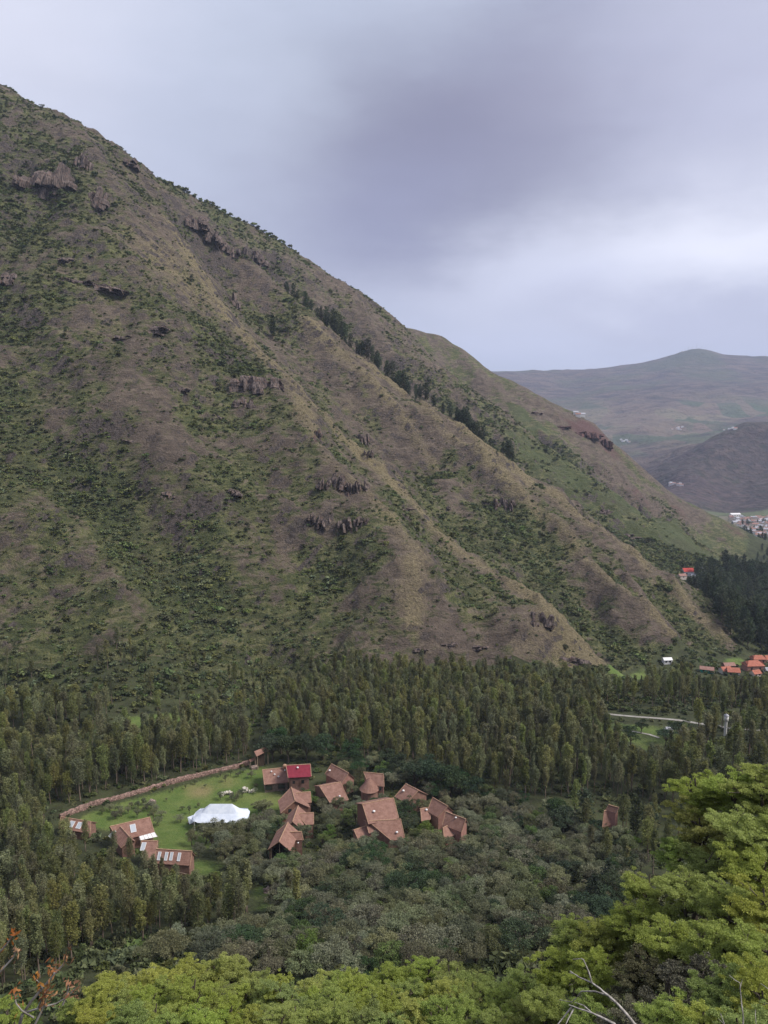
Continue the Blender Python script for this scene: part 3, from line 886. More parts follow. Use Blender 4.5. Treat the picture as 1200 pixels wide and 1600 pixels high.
def poly_mesh(name, verts, faces, mats, midx=None, uvs=None):
    me = bpy.data.meshes.new(name); me.from_pydata([tuple(map(float, v)) for v in verts], [], faces)
    for m in (mats if isinstance(mats, (list, tuple)) else [mats]):
        me.materials.append(m)
    if midx is not None:
        for p_, i in zip(me.polygons, midx):
            p_.material_index = i
    if uvs is not None:
        l = me.uv_layers.new(name='UVMap')
        k = 0
        for p_ in me.polygons:
            for li in p_.loop_indices:
                l.data[li].uv = uvs[me.loops[li].vertex_index]
    me.update()
    return me


def slab(name, a, b, c, d, th, mat, parent):
    """roof slab: a,b ridge ends, c,d eave ends below b,a; th thickness downward, with true uv in metres"""
    a, b, c, d = [Vector(q) for q in (a, b, c, d)]
    n = (b - a).cross(d - a)
    if n.length < 1e-6: n = Vector((0, 0, 1))
    n.normalize()
    if n.z < 0: n = -n
    lo = [q - n * th for q in (a, b, c, d)]
    V = [a, b, c, d] + lo
    L = (b - a).normalized() if (b - a).length > 1e-4 else Vector((1, 0, 0))
    W = n.cross(L)
    uv = [((q - a).dot(L), (q - a).dot(W)) for q in V]
    F = [(0, 1, 2, 3), (7, 6, 5, 4), (0, 4, 5, 1), (1, 5, 6, 2), (2, 6, 7, 3), (3, 7, 4, 0)]
    return part(name, poly_mesh(name, V, F, mat, uvs=uv), parent)


def box_mesh(name, cx_, cy_, z0, z1, lx, ly, rz, mat, bev=0.0):
    c_, s_ = math.cos(rz), math.sin(rz); V = []
    for z in (z0, z1):
        for (x, y) in ((-lx / 2, -ly / 2), (lx / 2, -ly / 2), (lx / 2, ly / 2), (-lx / 2, ly / 2)):
            V.append((cx_ + x * c_ - y * s_, cy_ + x * s_ + y * c_, z))
    return poly_mesh(name, V, [(0, 3, 2, 1), (4, 5, 6, 7), (0, 1, 5, 4), (1, 2, 6, 5), (2, 3, 7, 6), (3, 0, 4, 7)], mat)


def dome_mesh_v(name, c_, r, mat):
    import bmesh
    bm = bmesh.new(); bmesh.ops.create_uvsphere(bm, u_segments=10, v_segments=8, radius=r)
    for v in bm.verts:
        v.co.z = max(v.co.z, -.1) * .8
        v.co += Vector(c_)
    me = bpy.data.meshes.new(name); bm.to_mesh(me); bm.free(); me.materials.append(mat)
    for p_ in me.polygons: p_.use_smooth = True
    return me


def lift(p_, v):
    return Vector(p_) - Vector(v)


class House:
    """a house built from roof prisms measured off the photograph: ridge and eave ends at known heights"""
    def __init__(s, name, label, cat, base_uv, group=None):
        s.o = hit(*base_uv); s.g = s.o[2]
        s.root = thing(name, label, cat, s.o, 0, group)
        s.org = Vector(s.o)

    def pt(s, u, v, h):
        d = ray(u, v); z = s.g + h; t_ = z / d[2]
        return Vector((d[0] * t_, d[1] * t_, z)) - s.org

    def wing(s, R, E, h1, h2, back=1.0, wall=M_WALL, roof=M_TILE, inset=.35, th=.16, open_gable=False, clampw=None, legs=None, hz2=None, vergecol=None, windows=0, gab_back=True, front_h=None):
        """R, E: ((u,v),(u,v)) ridge and near-eave ends at heights h1, h2; back: width of the far slope relative to the near one"""
        a, b = s.pt(*R[0], h1), s.pt(*R[1], h1)
        if E is not None:
            d, c = s.pt(*E[0], h2), s.pt(*E[1], h2)
        if clampw is not None or E is None:
            # near slope width given directly in metres, away from the ridge at right angles
            L = (b - a); L.z = 0; L.normalize(); nrm = Vector((L.y, -L.x, 0))
            side = clampw if clampw is not None else 3
            if nrm.y > 0 and abs(nrm.y) > .3: nrm = -nrm
            elif abs(nrm.y) <= .3 and nrm.x > 0: nrm = -nrm
            d = a + nrm * side + Vector((0, 0, h2 - h1)); c = b + nrm * side + Vector((0, 0, h2 - h1))
        Lh = (b - a).normalized()
        pd = d - a; pd.z = 0; ad = pd.dot(Lh); pd -= Lh * ad; pc = c - b; pc.z = 0; ac = pc.dot(Lh); pc -= Lh * ac
        pm = (pd + pc) / 2
        d = a + pm + Lh * ad + Vector((0, 0, h2 - h1)); c = b + pm + Lh * ac + Vector((0, 0, h2 - h1))
        roofn = slab('roof', a, b, c, d, th, roof, s.root)
        off1 = d - a; off2 = c - b
        L = (b - a).normalized()
        n1_ = off1 - L * off1.dot(L); n1_.z = 0; n2_ = off2 - L * off2.dot(L); n2_.z = 0
        a2 = a - n1_ * back + Vector((0, 0, (h2 - h1) * min(1, back))); b2 = b - n2_ * back + Vector((0, 0, (h2 - h1) * min(1, back)))
        if back > 0:
            gap = L * 0.0
            slab('roof', b + Vector((0, 0, -.004)), a + Vector((0, 0, -.004)), a2, b2, th, roof, s.root)
            # ridge cap
            cap = tube([a - L * .05 + Vector((0, 0, .03)), (a + b) / 2 + Vector((0, 0, .03)), b + L * .05 + Vector((0, 0, .03))], [.15, .15, .15], 6)
            part('ridge_cap', np_mesh('ridge_cap', *cap, M_RIDGE, smooth=True), roofn)
        # verge boards on both gable ends
        for (p0, p1) in ((a, d), (b, c)):
            q = tube([p0 + Vector((0, 0, .02)), p1 + Vector((0, 0, .02))], [.11, .11], 4)
            part('verge', np_mesh('verge', *q, M_RIDGE), roofn)
        # walls under the roof, inset from eaves and verges
        zt = Vector((0, 0, -th - .06))
        def inn(p_, q_, f): return p_ + (q_ - p_) * f
        Ln = (b - a).length
        f_ = min(.12, inset / max(Ln, .1))
        A, B = inn(a, b, f_), inn(b, a, f_); D, C_ = inn(inn(d, c, f_), a, .12), inn(inn(c, d, f_), b, .12)
        A2, B2 = inn(inn(a2, b2, f_), a, .12), inn(inn(b2, a2, f_), b, .12)
        if back <= 0: A2, B2 = A, B
        lo = -1.2
        def dn(p_, z): return Vector((p_.x, p_.y, z))
        V = [A + zt, B + zt, C_ + zt, D + zt, B2 + zt, A2 + zt, dn(D, lo), dn(C_, lo), dn(B2, lo), dn(A2, lo), dn(A, lo), dn(B, lo)]
        F = [(3, 2, 7, 6), (4, 5, 9, 8)]
        F += [(0, 3, 6, 10), (0, 10, 9, 5)] if True else []
        if not open_gable:
            F += [(1, 11, 7, 2), (1, 4, 8, 11)]
        wm = part('wall', poly_mesh('wall', V, F, wall), s.root)
        if open_gable:
            # timbered open end: posts and a shadowed recess behind
            for f in (0.08, .5, .92):
                q0 = C_ + (B2 - C_) * f
                part('post', np_mesh('post', *tube([dn(q0, lo), Vector((q0.x, q0.y, (C_ + zt).z + (1 - abs(f - .5) * 2) * (h1 - h2) * .8))], [.09, .09], 5), M_LWOOD), s.root)
            bb = inn(B, A, .45); cc_ = inn(C_, D, .45); b2_ = inn(B2, A2, .45)
            part('partition', poly_mesh('partition', [bb + zt, cc_ + zt, dn(cc_, lo), dn(b2_, lo), b2_ + zt], [(0, 1, 2, 3, 4)], M_WOOD), s.root)
        s.last = (a, b, c, d, C_, D, B2, A2, roofn)
        HARD.append(((a.x + b.x + c.x + d.x) / 4 + s.org.x, (a.y + b.y + c.y + d.y) / 4 + s.org.y, max(2.6, Ln * .45)))
        HARD.append(((a2.x + b2.x) / 2 + s.org.x, (a2.y + b2.y) / 2 + s.org.y, 2.2))
        return s

    def window(s, u, v, h, size=(.8, 1.0), face=None, dark=True):
        """framed window set a little proud of the wall it belongs to; face = heading of the outward normal"""
        p_ = s.pt(u, v, h); f = face or Vector((0, -1, 0)); f = Vector(f).normalized(); r_ = Vector((f.y, -f.x, 0)); w2, h2 = size[0] / 2, size[1] / 2
        def rect(k, z): return [p_ + f * z + r_ * w2 * k * sx_ + Vector((0, 0, h2 * k * sz_)) for sx_, sz_ in ((-1, -1), (1, -1), (1, 1), (-1, 1))]
        outer, inner = rect(1.18, .05), rect(1.0, .05); back_ = rect(1.18, -.12)
        V = outer + inner + back_
        F = [(i, (i + 1) % 4, 4 + (i + 1) % 4, 4 + i) for i in range(4)] + [(i, (i + 1) % 4, 8 + (i + 1) % 4, 8 + i) for i in range(4)]
        w_ = part('window', poly_mesh('window', V, F, M_WOOD if dark else M_WHP), s.root)
        part('pane', poly_mesh('pane', rect(1.0, .02), [(0, 1, 2, 3)], M_GLASS), w_)

    def skylight(s, uvs, size=(.9, 1.9), h=None, framec=M_WHP):
        """framed glass light lying on the last roof slope, centred where the photo shows it"""
        a, b, c, d = s.last[:4]
        n = (b - a).cross(d - a).normalized()
        if n.z < 0: n = -n
        L = (b - a).normalized(); W = n.cross(L)
        for (u, v) in uvs:
            dr = Vector(ray(u, v)); A_ = a + s.org
            t_ = A_.dot(n) / dr.dot(n); p_ = dr * t_ - s.org + n * .05
            V = []
            for z in (0, .14):
                for (x, y) in ((-1, -1), (1, -1), (1, 1), (-1, 1)):
                    V.append(p_ + L * x * size[0] / 2 + W * y * size[1] / 2 + n * z)
            for (x, y) in ((-1, -1), (1, -1), (1, 1), (-1, 1)):
                V.append(p_ + L * x * (size[0] / 2 - .1) + W * y * (size[1] / 2 - .1) + n * .14)
            for (x, y) in ((-1, -1), (1, -1), (1, 1), (-1, 1)):
                V.append(p_ + L * x * (size[0] / 2 - .1) + W * y * (size[1] / 2 - .1) + n * .10)
            F = [(0, 1, 5, 4), (1, 2, 6, 5), (2, 3, 7, 6), (3, 0, 4, 7)] + [(4 + i, 4 + (i + 1) % 4, 8 + (i + 1) % 4, 8 + i) for i in range(4)] + [(8 + i, 8 + (i + 1) % 4, 12 + (i + 1) % 4, 12 + i) for i in range(4)]
            w_ = part('skylight', poly_mesh('skylight', V, F, framec), s.root)
            part('pane', poly_mesh('pane', V[12:16], [(0, 1, 2, 3)], M_SKYL), w_)

    def domes(s, uvs, r=.42):
        a, b, c, d = s.last[:4]; n = (b - a).cross(d - a).normalized()
        if n.z < 0: n = -n
        for (u, v) in uvs:
            dr = Vector(ray(u, v)); t_ = (a + s.org).dot(n) / dr.dot(n); p_ = dr * t_ - s.org + n * .12
            st = part('vent_pipe', np_mesh('vent_pipe', *tube([p_ - n * .3, p_ + n * .25], [.16, .16], 8), M_WHP), s.root)
            part('cap', dome_mesh_v('cap', p_ + n * .25, r, M_WHP), st)


# ---------------------------------------------------------------- the cluster of tiled houses
H = House('lookout_shelter', 'small open lookout shelter with tilted tiled roof where the stone wall ends', 'shelter', (404, 1198))
def shed(H, tl, tr, br, bl, hh, hl):
    a, b = H.pt(*tl, hh), H.pt(*tr, hh); c, d = H.pt(*br, hl), H.pt(*bl, hl)
    slab('roof', a, b, c, d, .16, M_TILE, H.root)
    for q in (a, b, c, d):
        cc = (a + b + c + d) / 4; p_ = q + (cc - q) * .14
        part('post', np_mesh('post', *tube([Vector((p_.x, p_.y, -.8)), Vector((p_.x, p_.y, p_.z - .16))], [.13, .13], 6), M_LWOOD), H.root)
    return a, b, c, d
a, b, c, d = shed(H, (397, 1174), (414, 1167), (420, 1172.5), (401, 1182), 6.2, 5.2)
part('back_wall', box_mesh('back_wall', (a.x + b.x) / 2, (a.y + b.y) / 2 - .4, -.8, 4.2, 3.2, .25, .4, M_WOOD), H.root)
a, b, c, d = shed(H, (389, 1187), (398, 1183), (401, 1186), (391, 1191), 3.4, 2.7)
part('stone_base', box_mesh('stone_base', d.x + 1.4, d.y + .6, -.8, .9, 2.4, 1.8, .3, M_STONE), H.root)

H = House('tiled_longhouse', 'long low tiled house with three white roof vents beside the crimson-roofed tower', 'house', (432, 1240))
H.wing(((410, 1203), (450, 1199)), ((413, 1226), (451, 1222.5)), 5.5, 3.0, wall=M_STONE)
H.domes([(424, 1206.5), (429, 1211), (435, 1214.5)], .3); H.domes([(445, 1204.5)], .3)
for (u, v) in ((420, 1231), (440, 1229)):
    H.window(u, v, 1.6, (2.0, 1.3), (0.05, -1, 0))
ch = H.pt(445, 1197, 6.3); part('chimney', box_mesh('chimney', ch.x, ch.y, 4.0, 6.4, 1.3, 1.3, .2, M_WALL2), H.root)
part('chimney_cap', dome_mesh_v('chimney_cap', (ch.x, ch.y, 6.4), .75, M_RIDGE), H.root)

H = House('crimson_roofed_tower', 'plastered two-storey tower house with smooth crimson red roof', 'house', (467, 1240))
H.wing(((447, 1196), (485, 1194)), ((450, 1215.5), (486.5, 1213.5)), 9.0, 6.8, wall=M_WALL, roof=M_CRIM, inset=.9)
H.domes([(465, 1200.5)], .38)
H.window(459, 1222.5, 5.2, (.7, .9), (.03, -1, 0)); H.window(473, 1221.5, 5.2, (.8, 1.1), (.03, -1, 0))
H.window(464, 1231, 2.6, (.7, .8), (.03, -1, 0))

H = House('gabled_house', 'upper gabled tiled house directly below the crimson-roofed tower', 'house', (461, 1280))
H.wing(((455, 1230), (461, 1251.5)), ((433, 1252), (439.5, 1270.5)), 7.6, 4.8, wall=M_WALL2)
H.wing(((463, 1239), (485, 1237)), ((471, 1252), (487, 1258)), 7.0, 5.2, back=.5)
H.window(453, 1267, 5.2, (.9, 1.1), (.3, -1, 0))

H = House('gabled_house', 'middle gabled tiled house with a side wing, between two other gabled roofs', 'house', (470, 1305))
H.wing(((466, 1259), (457, 1284)), ((452, 1272), (441, 1296)), 7.4, 5.0, wall=M_WALL2)
H.wing(((464, 1271.5), (490, 1270)), ((478, 1289), (490, 1288)), 6.8, 5.0, back=.6)
H.window(474, 1290, 3.8, (.8, 1.0), (.3, -1, 0))

H = House('gabled_house', 'lowest gabled tiled house with an open timber-framed end facing the scrub trees', 'house', (440, 1342))
H.wing(((450, 1285), (436, 1315)), ((435, 1300), (415, 1327.5)), 7.0, 4.4, wall=M_WALL2, open_gable=True)
H.wing(((448, 1300), (471, 1299.5)), ((452, 1314), (474, 1312)), 6.0, 4.2, back=.7)
H.window(471, 1306, 3.6, (.8, 1.1), (.4, -1, 0)); H.domes([(466, 1317)], .22)

H = House('tiled_cottage', 'tiled cottage with one white roof vent, nearest to the right of the crimson-roofed tower', 'house', (535, 1232))
H.wing(((518, 1193.5), (545, 1208)), ((505, 1210.5), (536, 1223)), 7.4, 4.6, wall=M_PINK)
H.domes([(516, 1204.5)], .38); H.window(536, 1221, 3.4, (.6, .9), (.5, -1, 0))

H = House('tiled_cottage', 'broad plain tiled roof standing just below the twin-vented cottage near the red tower', 'house', (524, 1264))
H.wing(((499, 1228.5), (532, 1222)), ((515, 1254), (546, 1252)), 6.6, 3.6)
H.domes([(530.5, 1245)], .3)

# round-walled cottage
H = House('round_cottage', 'cottage with a round plastered tower under a curved tiled roof', 'house', (584, 1250))
H.wing(((568, 1206.5), (599, 1209.5)), ((577, 1226), (600, 1230)), 8.2, 5.4, wall=M_PINK, back=.9)
cpt = H.pt(577, 1233, 5.2) + Vector((0, 1.4, 0))
R_ = 2.7
rr = [(cpt.x, cpt.y)]
V = []; F = []
N_ = 18
for i in range(N_):
    th_ = 2 * math.pi * i / N_; V.append((cpt.x + R_ * math.cos(th_), cpt.y + R_ * math.sin(th_), -1)); V.append((cpt.x + R_ * math.cos(th_), cpt.y + R_ * math.sin(th_), 4.9))
for i in range(N_):
    j = (i + 1) % N_; F.append((2 * i, 2 * j, 2 * j + 1, 2 * i + 1))
part('round_wall', poly_mesh('round_wall', V, F, M_WALL), H.root)
V = []; F = []; uv = []
for k, (r_, z) in enumerate([(R_ + .5, 4.6), (R_ * .8, 5.7), (R_ * .45, 6.9), (.1, 8.0)]):
    for i in range(N_):
        th_ = 2 * math.pi * i / N_; V.append((cpt.x + r_ * math.cos(th_), cpt.y + r_ * math.sin(th_) + k * .2, z)); uv.append((th_ * R_, z))
for k in range(3):
    for i in range(N_):
        j = (i + 1) % N_; F.append((k * N_ + i, k * N_ + j, (k + 1) * N_ + j, (k + 1) * N_ + i))
part('cone_roof', poly_mesh('cone_roof', V, F, M_TILE, uvs=uv), H.root)
H.window(594, 1232, 5.0, (.6, 1.2), (.3, -1, 0))

H = House('tiled_cottage', 'small tiled cottage with one white roof vent, half hidden behind the largest tiled house', 'house', (640, 1268))
H.wing(((634, 1224.5), (654, 1235)), ((614, 1246), (638, 1254)), 7.4, 4.4)
H.domes([(631, 1236.5)], .4)

H = House('great_tiled_house', 'largest tiled house of the group with steep stepped roofs and small front wings', 'house', (604, 1318))
H.wing(((566, 1256.5), (615, 1247)), ((574, 1285), (625, 1281)), 9.4, 6.6, wall=M_WALL2)
H.domes([(584, 1269)], .42)
H.wing(((575, 1283), (626, 1280)), ((611, 1313), (633, 1312)), 6.9, 3.2, back=.25)
H.domes([(620, 1301)], .36)
H.wing(((571, 1282), (583, 1279)), ((577, 1303), (598, 1296)), 6.4, 4.6, back=.4)
H.wing(((553, 1297), (573, 1290.5)), ((559, 1312), (579, 1308)), 4.6, 3.2, back=.35)
H.window(603, 1301, 3.5, (.9, 1.0), (-.3, -1, 0))

H = House('paired_cottage', 'left one of the paired cottages, its low wing carrying a white roof vent', 'house', (684, 1290))
H.wing(((676, 1246), (700, 1260)), ((666, 1268), (685, 1277)), 7.4, 4.4, wall=M_PINK, back=.8)
H.wing(((657, 1264), (673, 1261)), ((659, 1284), (672, 1280)), 4.9, 3.3, back=.3)
H.domes([(666, 1266.5)], .4)
H = House('paired_cottage', 'right one of the paired cottages with a pink gable wall and small dark window', 'house', (712, 1316))
H.wing(((696, 1268), (728, 1280)), ((690, 1290), (722, 1300)), 7.4, 4.4, wall=M_PINK, back=.5)
H.domes([(713, 1278)], .3)
H.wing(((692, 1293.5), (709, 1286)), ((694, 1312), (711, 1305)), 4.6, 2.8, back=.3, wall=M_PINK)
H.window(718.5, 1296.5, 4.0, (.6, .9), (.3, -1, 0))

H = House('wood_cottage', 'lone tiled cottage half hidden among eucalyptus at the right of the valley', 'house', (955, 1300))
H.wing(((944, 1267), (966, 1262)), ((939, 1291), (961, 1290)), 8.6, 4.6, wall=M_PINK, back=.4)
H.wing(((951, 1257.5), (967, 1262)), ((946, 1266), (963, 1271)), 10.2, 8.6, back=.6, wall=M_PINK)
H.window(963, 1266.5, 6.3, (.9, .8), (.2, -1, 0), False)

H = House('skylit_house', 'half-hidden tiled house with two pale skylights at the left end of the stone wall', 'house', (118, 1306))
H.wing(((95, 1276.5), (142, 1284)), ((92, 1294), (140, 1303)), 4.6, 2.8)
H.skylight([(112, 1288), (124, 1290)], (1.5, 1.9))

H = House('canopy_house', 'tiled house with cross gable and a white glazed canopy over its side', 'house', (212, 1325))
H.wing(((172, 1291.5), (234, 1277)), ((186, 1315), (241, 1300)), 6.2, 3.6)
H.skylight([(208, 1294.5)], (1.5, 2.4))
H.wing(((188, 1291.5), (206, 1312)), ((172, 1306), (190, 1325)), 6.3, 4.2, back=.35)
H.skylight([(176, 1303)], (1.3, 2.2))
a, b, c, d = H.pt(217, 1307, 3.7), H.pt(242, 1300, 3.7), H.pt(246.5, 1307, 3.0), H.pt(219, 1313, 3.0)
cn = slab('canopy', a, b, c, d, .08, M_WHP, H.root)
for f in (0.02, .27, .5, .73, .98):
    part('glazing_bar', np_mesh('glazing_bar', *tube([a + (b - a) * f + Vector((0, 0, .05)), d + (c - d) * f + Vector((0, 0, .05))], [.05, .05], 4), M_STONE), cn)
for q in (c, d):
    part('post', np_mesh('post', *tube([Vector((q.x, q.y + .15, -.8)), q + Vector((0, .15, -.08))], [.07, .07], 5), M_LWOOD), H.root)

H = House('linking_house', 'short tiled roof linking the canopy house and the house with four skylights', 'house', (233, 1352))
H.wing(((221, 1313.5), (246, 1314)), ((224, 1344), (242, 1345)), 5.6, 2.8, back=.3)
H.skylight([(224, 1323)], (1.2, 2.2))
H = House('four_skylight_house', 'tiled house with a row of four narrow skylights, lowest at the left', 'house', (272, 1368))
H.wing(((244, 1326.5), (300, 1330)), ((243, 1344), (294, 1358)), 5.6, 3.0)
H.skylight([(249, 1337.5), (260, 1338), (268, 1338), (280, 1339)], (.8, 2.0))
part('terrace_rail', np_mesh('terrace_rail', *tube([H.pt(276, 1362, 1.2), H.pt(292, 1366, 1.2)], [.08, .08], 5), M_LWOOD), H.root)

# ---------------------------------------------------------------- marquee
o_ = hit(342, 1300); root = thing('marquee', 'large white canvas marquee pitched on the lawn', 'marquee', o_)
g0 = Vector(o_)
def mp(u, v, h):
    d = ray(u, v); z = g0.z + h; return Vector(tuple(d * (z / d[2]))) - g0
Ra, Rb = mp(327, 1259.5, 6.0), mp(364, 1260, 6.0)
# ridge, break line and eave ring
def ringpts(cl, cr, wl, wd, z, n=22):
    out = []
    for i in range(n):
        th_ = 2 * math.pi * i / n
        x = math.cos(th_); y = math.sin(th_)
        sx_ = (abs(x) ** .4) * (1 if x > 0 else -1); sy_ = (abs(y) ** .4) * (1 if y > 0 else -1)
        cxm = (cl + cr) / 2
        out.append(Vector((cxm.x + sx_ * wl, cxm.y + sy_ * wd, z + .0)))
    return out
n_ = 24
rings = [ringpts(Ra, Rb, 8.3, 4.0, 2.9, n_), ringpts(Ra, Rb, 8.0, 3.7, 3.2, n_), ringpts(Ra, Rb, 5.6, 1.8, 4.6, n_), ringpts(Ra, Rb, 3.4, .10, 6.7, n_)]
for i in range(n_):
    if i % 3 == 0:
        rings[0][i].z += .3
V = [p_ for r_ in rings for p_ in r_]
F = [(k * n_ + i, k * n_ + (i + 1) % n_, (k + 1) * n_ + (i + 1) % n_, (k + 1) * n_ + i) for k in range(3) for i in range(n_)] + [tuple(3 * n_ + i for i in range(n_))]
me = poly_mesh('canvas_roof', V, F, M_WHITE)
tent = part('canvas_roof', me, root)
sm = tent.modifiers.new('thickness', 'SOLIDIFY'); sm.thickness = .05
for i in range(0, n_, 3):
    p_ = rings[0][i]; part('pole', np_mesh('pole', *tube([Vector((p_.x, p_.y, -.3)), Vector((p_.x, p_.y, p_.z))], [.07, .07], 6), M_WHP), root)
cx0 = (Ra + Rb) / 2
part('side_wall', poly_mesh('side_wall', [Vector((cx0.x - 7.3, cx0.y + 4.0, -.2)), Vector((cx0.x + 7.3, cx0.y + 4.0, -.2)), Vector((cx0.x + 7.3, cx0.y + 4.0, 3.1)), Vector((cx0.x - 7.3, cx0.y + 4.0, 3.1))], [(0, 1, 2, 3)], M_WHITE), root).modifiers.new('t', 'SOLIDIFY').thickness = .04
part('entrance_flap', poly_mesh('entrance_flap', [mp(293, 1277, 2.6), mp(306, 1272, 3.3), mp(305, 1284, 2.2), mp(296, 1288, 1.2)], [(0, 1, 2, 3)], M_WHITE), root).modifiers.new('t', 'SOLIDIFY').thickness = .05
HARD.append((o_[0], o_[1] + 3, 7)); HARD.append((o_[0] - 6, o_[1] + 3, 5)); HARD.append((o_[0] + 6, o_[1] + 3, 5))

# ---------------------------------------------------------------- stone boundary wall and rocks
def rocky(name, n_sub, size, seed, mat, rough=.25, strata=0.0, smooth=False):
    import bmesh
    bm = bmesh.new(); bmesh.ops.create_icosphere(bm, subdivisions=n_sub, radius=1.0)
    P = np.array([v.co[:] for v in bm.verts])
    d = fbm(P[:, 0] * 1.3 + seed, P[:, 1] * 1.3 + P[:, 2] * .9, 4, seed)
    k = 1 + rough * d
    if strata:
        # vertical columns: radius steps by direction, with a broken top
        an = np.arctan2(P[:, 1], P[:, 0])
        cl = np.round(perlin(an * 3.4 + seed, P[:, 2] * .7, seed + 3) * 3.0 + perlin(an * 9 + seed, P[:, 2] * .9 + seed, seed + 8) * 2.0) / 3.0
        k = k + strata * cl
    P = P * k[:, None] * np.array(size)
    for v, p_ in zip(bm.verts, P):
        v.co = Vector(p_)
    me = bpy.data.meshes.new(name); bm.to_mesh(me); bm.free(); me.materials.append(mat)
    if smooth:
        for q in me.polygons: q.use_smooth = True
    return me


M_ROCK, t, b = new_mat('weathered_rock')
P_ = t.n('ShaderNodeNewGeometry').outputs['Position']
n_a = t.noise(t.stretch(P_, (1, 1, .22)), .8, 6, .7); n_b = t.noise(P_, .35, 4, .6)
cr = t.mix(t.ramp(n_a, .36, .66), (.024, .019, .018), (.200, .155, .135))
cr = t.mix(t.math('MULTIPLY', t.ramp(n_b, .5, .72), .55), cr, (.20, .115, .085))
t.l(cr, b.inputs['Base Color']); bump(t, b, n_a, .9, .8)
M_PROCK = simple_mat('pale_rock', (.34, .30, .24), (.62, .58, .50), 2.0, bs=.5)

WALL_UV = [(94, 1279), (112, 1271.5), (150, 1257.5), (205, 1242.5), (275, 1222.5), (335, 1207), (372, 1199), (388, 1194)]
wl = [hit(*q) for q in WALL_UV]
wl = dens(wl, .62)
V = []; F = []; rw = np.random.default_rng(4)
prof = [(-.62, -.6), (-.6, .6), (-.46, 1.2), (-.16, 1.45), (.2, 1.4), (.46, 1.15), (.58, .5), (.6, -.6)]
for i, q in enumerate(wl):
    q0 = wl[max(i - 1, 0)]; q1 = wl[min(i + 1, len(wl) - 1)]
    tx, ty = q1[0] - q0[0], q1[1] - q0[1]; L_ = math.hypot(tx, ty) + 1e-9; nx, ny = -ty / L_, tx / L_
    z = float(ground_h(q[0], q[1])); hgt = 1.0 + .16 * math.sin(i * .13) + rw.normal() * .05
    for (o1, o2) in prof:
        j1, j2 = rw.normal() * .10, rw.normal() * .10
        V.append((q[0] + nx * (o1 * 1.05 + j1), q[1] + ny * (o1 * 1.05 + j1), z + (o2 * hgt + (j2 if o2 > 0 else 0))))
K_ = len(prof)
for i in range(len(wl) - 1):
    for k in range(K_ - 1):
        F.append((i * K_ + k, i * K_ + k + 1, (i + 1) * K_ + k + 1, (i + 1) * K_ + k))
F.append(tuple(range(K_))); F.append(tuple(range((len(wl) - 1) * K_, len(wl) * K_))[::-1])
M_BWALL, t, b = new_mat('dry_stone')
P_ = t.n('ShaderNodeNewGeometry').outputs['Position']
vo = t.n('ShaderNodeTexVoronoi', feature='F1'); vo.inputs['Scale'].default_value = 1.7; t.l(P_, vo.inputs['Vector'])
ve = t.n('ShaderNodeTexVoronoi', feature='DISTANCE_TO_EDGE'); ve.inputs['Scale'].default_value = 1.7; t.l(P_, ve.inputs['Vector'])
vs_ = t.n('ShaderNodeSeparateColor'); t.l(vo.outputs['Color'], vs_.inputs[0])
cw = t.mix(vs_.outputs[0], (.19, .115, .095), (.38, .25, .205)); cw = t.mix(t.ramp(ve.outputs[0], .10, .0), cw, (.07, .05, .04))
t.l(cw, b.inputs['Base Color']); bump(t, b, ve.outputs[0], 1.0, .2)
wo_ = bpy.data.objects.new('boundary_wall', poly_mesh('boundary_wall', V, F, M_BWALL)); COL.objects.link(wo_)
tag(wo_, 'long curving rubble stone wall bounding the upper side of the lawn', 'wall')

for i, (u, v, n_, w_) in enumerate([(353, 1242, 12, 3.0), (388, 1237, 10, 3.4)]):
    p = hit(u, v)
    root = thing('rock_garden', 'heap of pale boulders on the lawn ' + ('behind the marquee' if i == 0 else 'between the marquee and the long tiled house'), 'rock heap', p)
    for k in range(n_):
        me = rocky('boulder', 2, (random.uniform(.4, .8), random.uniform(.4, .7), random.uniform(.35, .7)), 50 + k + 30 * i, M_PROCK, .35)
        q = part('boulder', me, root); q.location = (random.uniform(-w_ / 2, w_ / 2), random.uniform(-.8, .8), random.uniform(.2, 1.0)); q.rotation_euler = (0, 0, random.uniform(0, 6))
p = hit(238, 1255.5)
o = bpy.data.objects.new('boulder', rocky('lawn_boulder', 3, (1.3, 1.0, .85), 5, M_STONE, .4)); COL.objects.link(o); o.location = (p[0], p[1], p[2] + .4); tag(o, 'single grey boulder on the lawn near the stone wall', 'rock')
for (u, v, lab) in [(300, 1286, 'dark boulder by the open end of the marquee'), (419, 1394, 'brownish boulder beside the small green clearing')]:
    p = hit(u, v); o = bpy.data.objects.new('boulder', rocky('b', 3, (1.3, 1.0, .8), int(u), M_STONE, .4)); COL.objects.link(o); o.location = (p[0], p[1], p[2] + .3); tag(o, lab, 'rock')

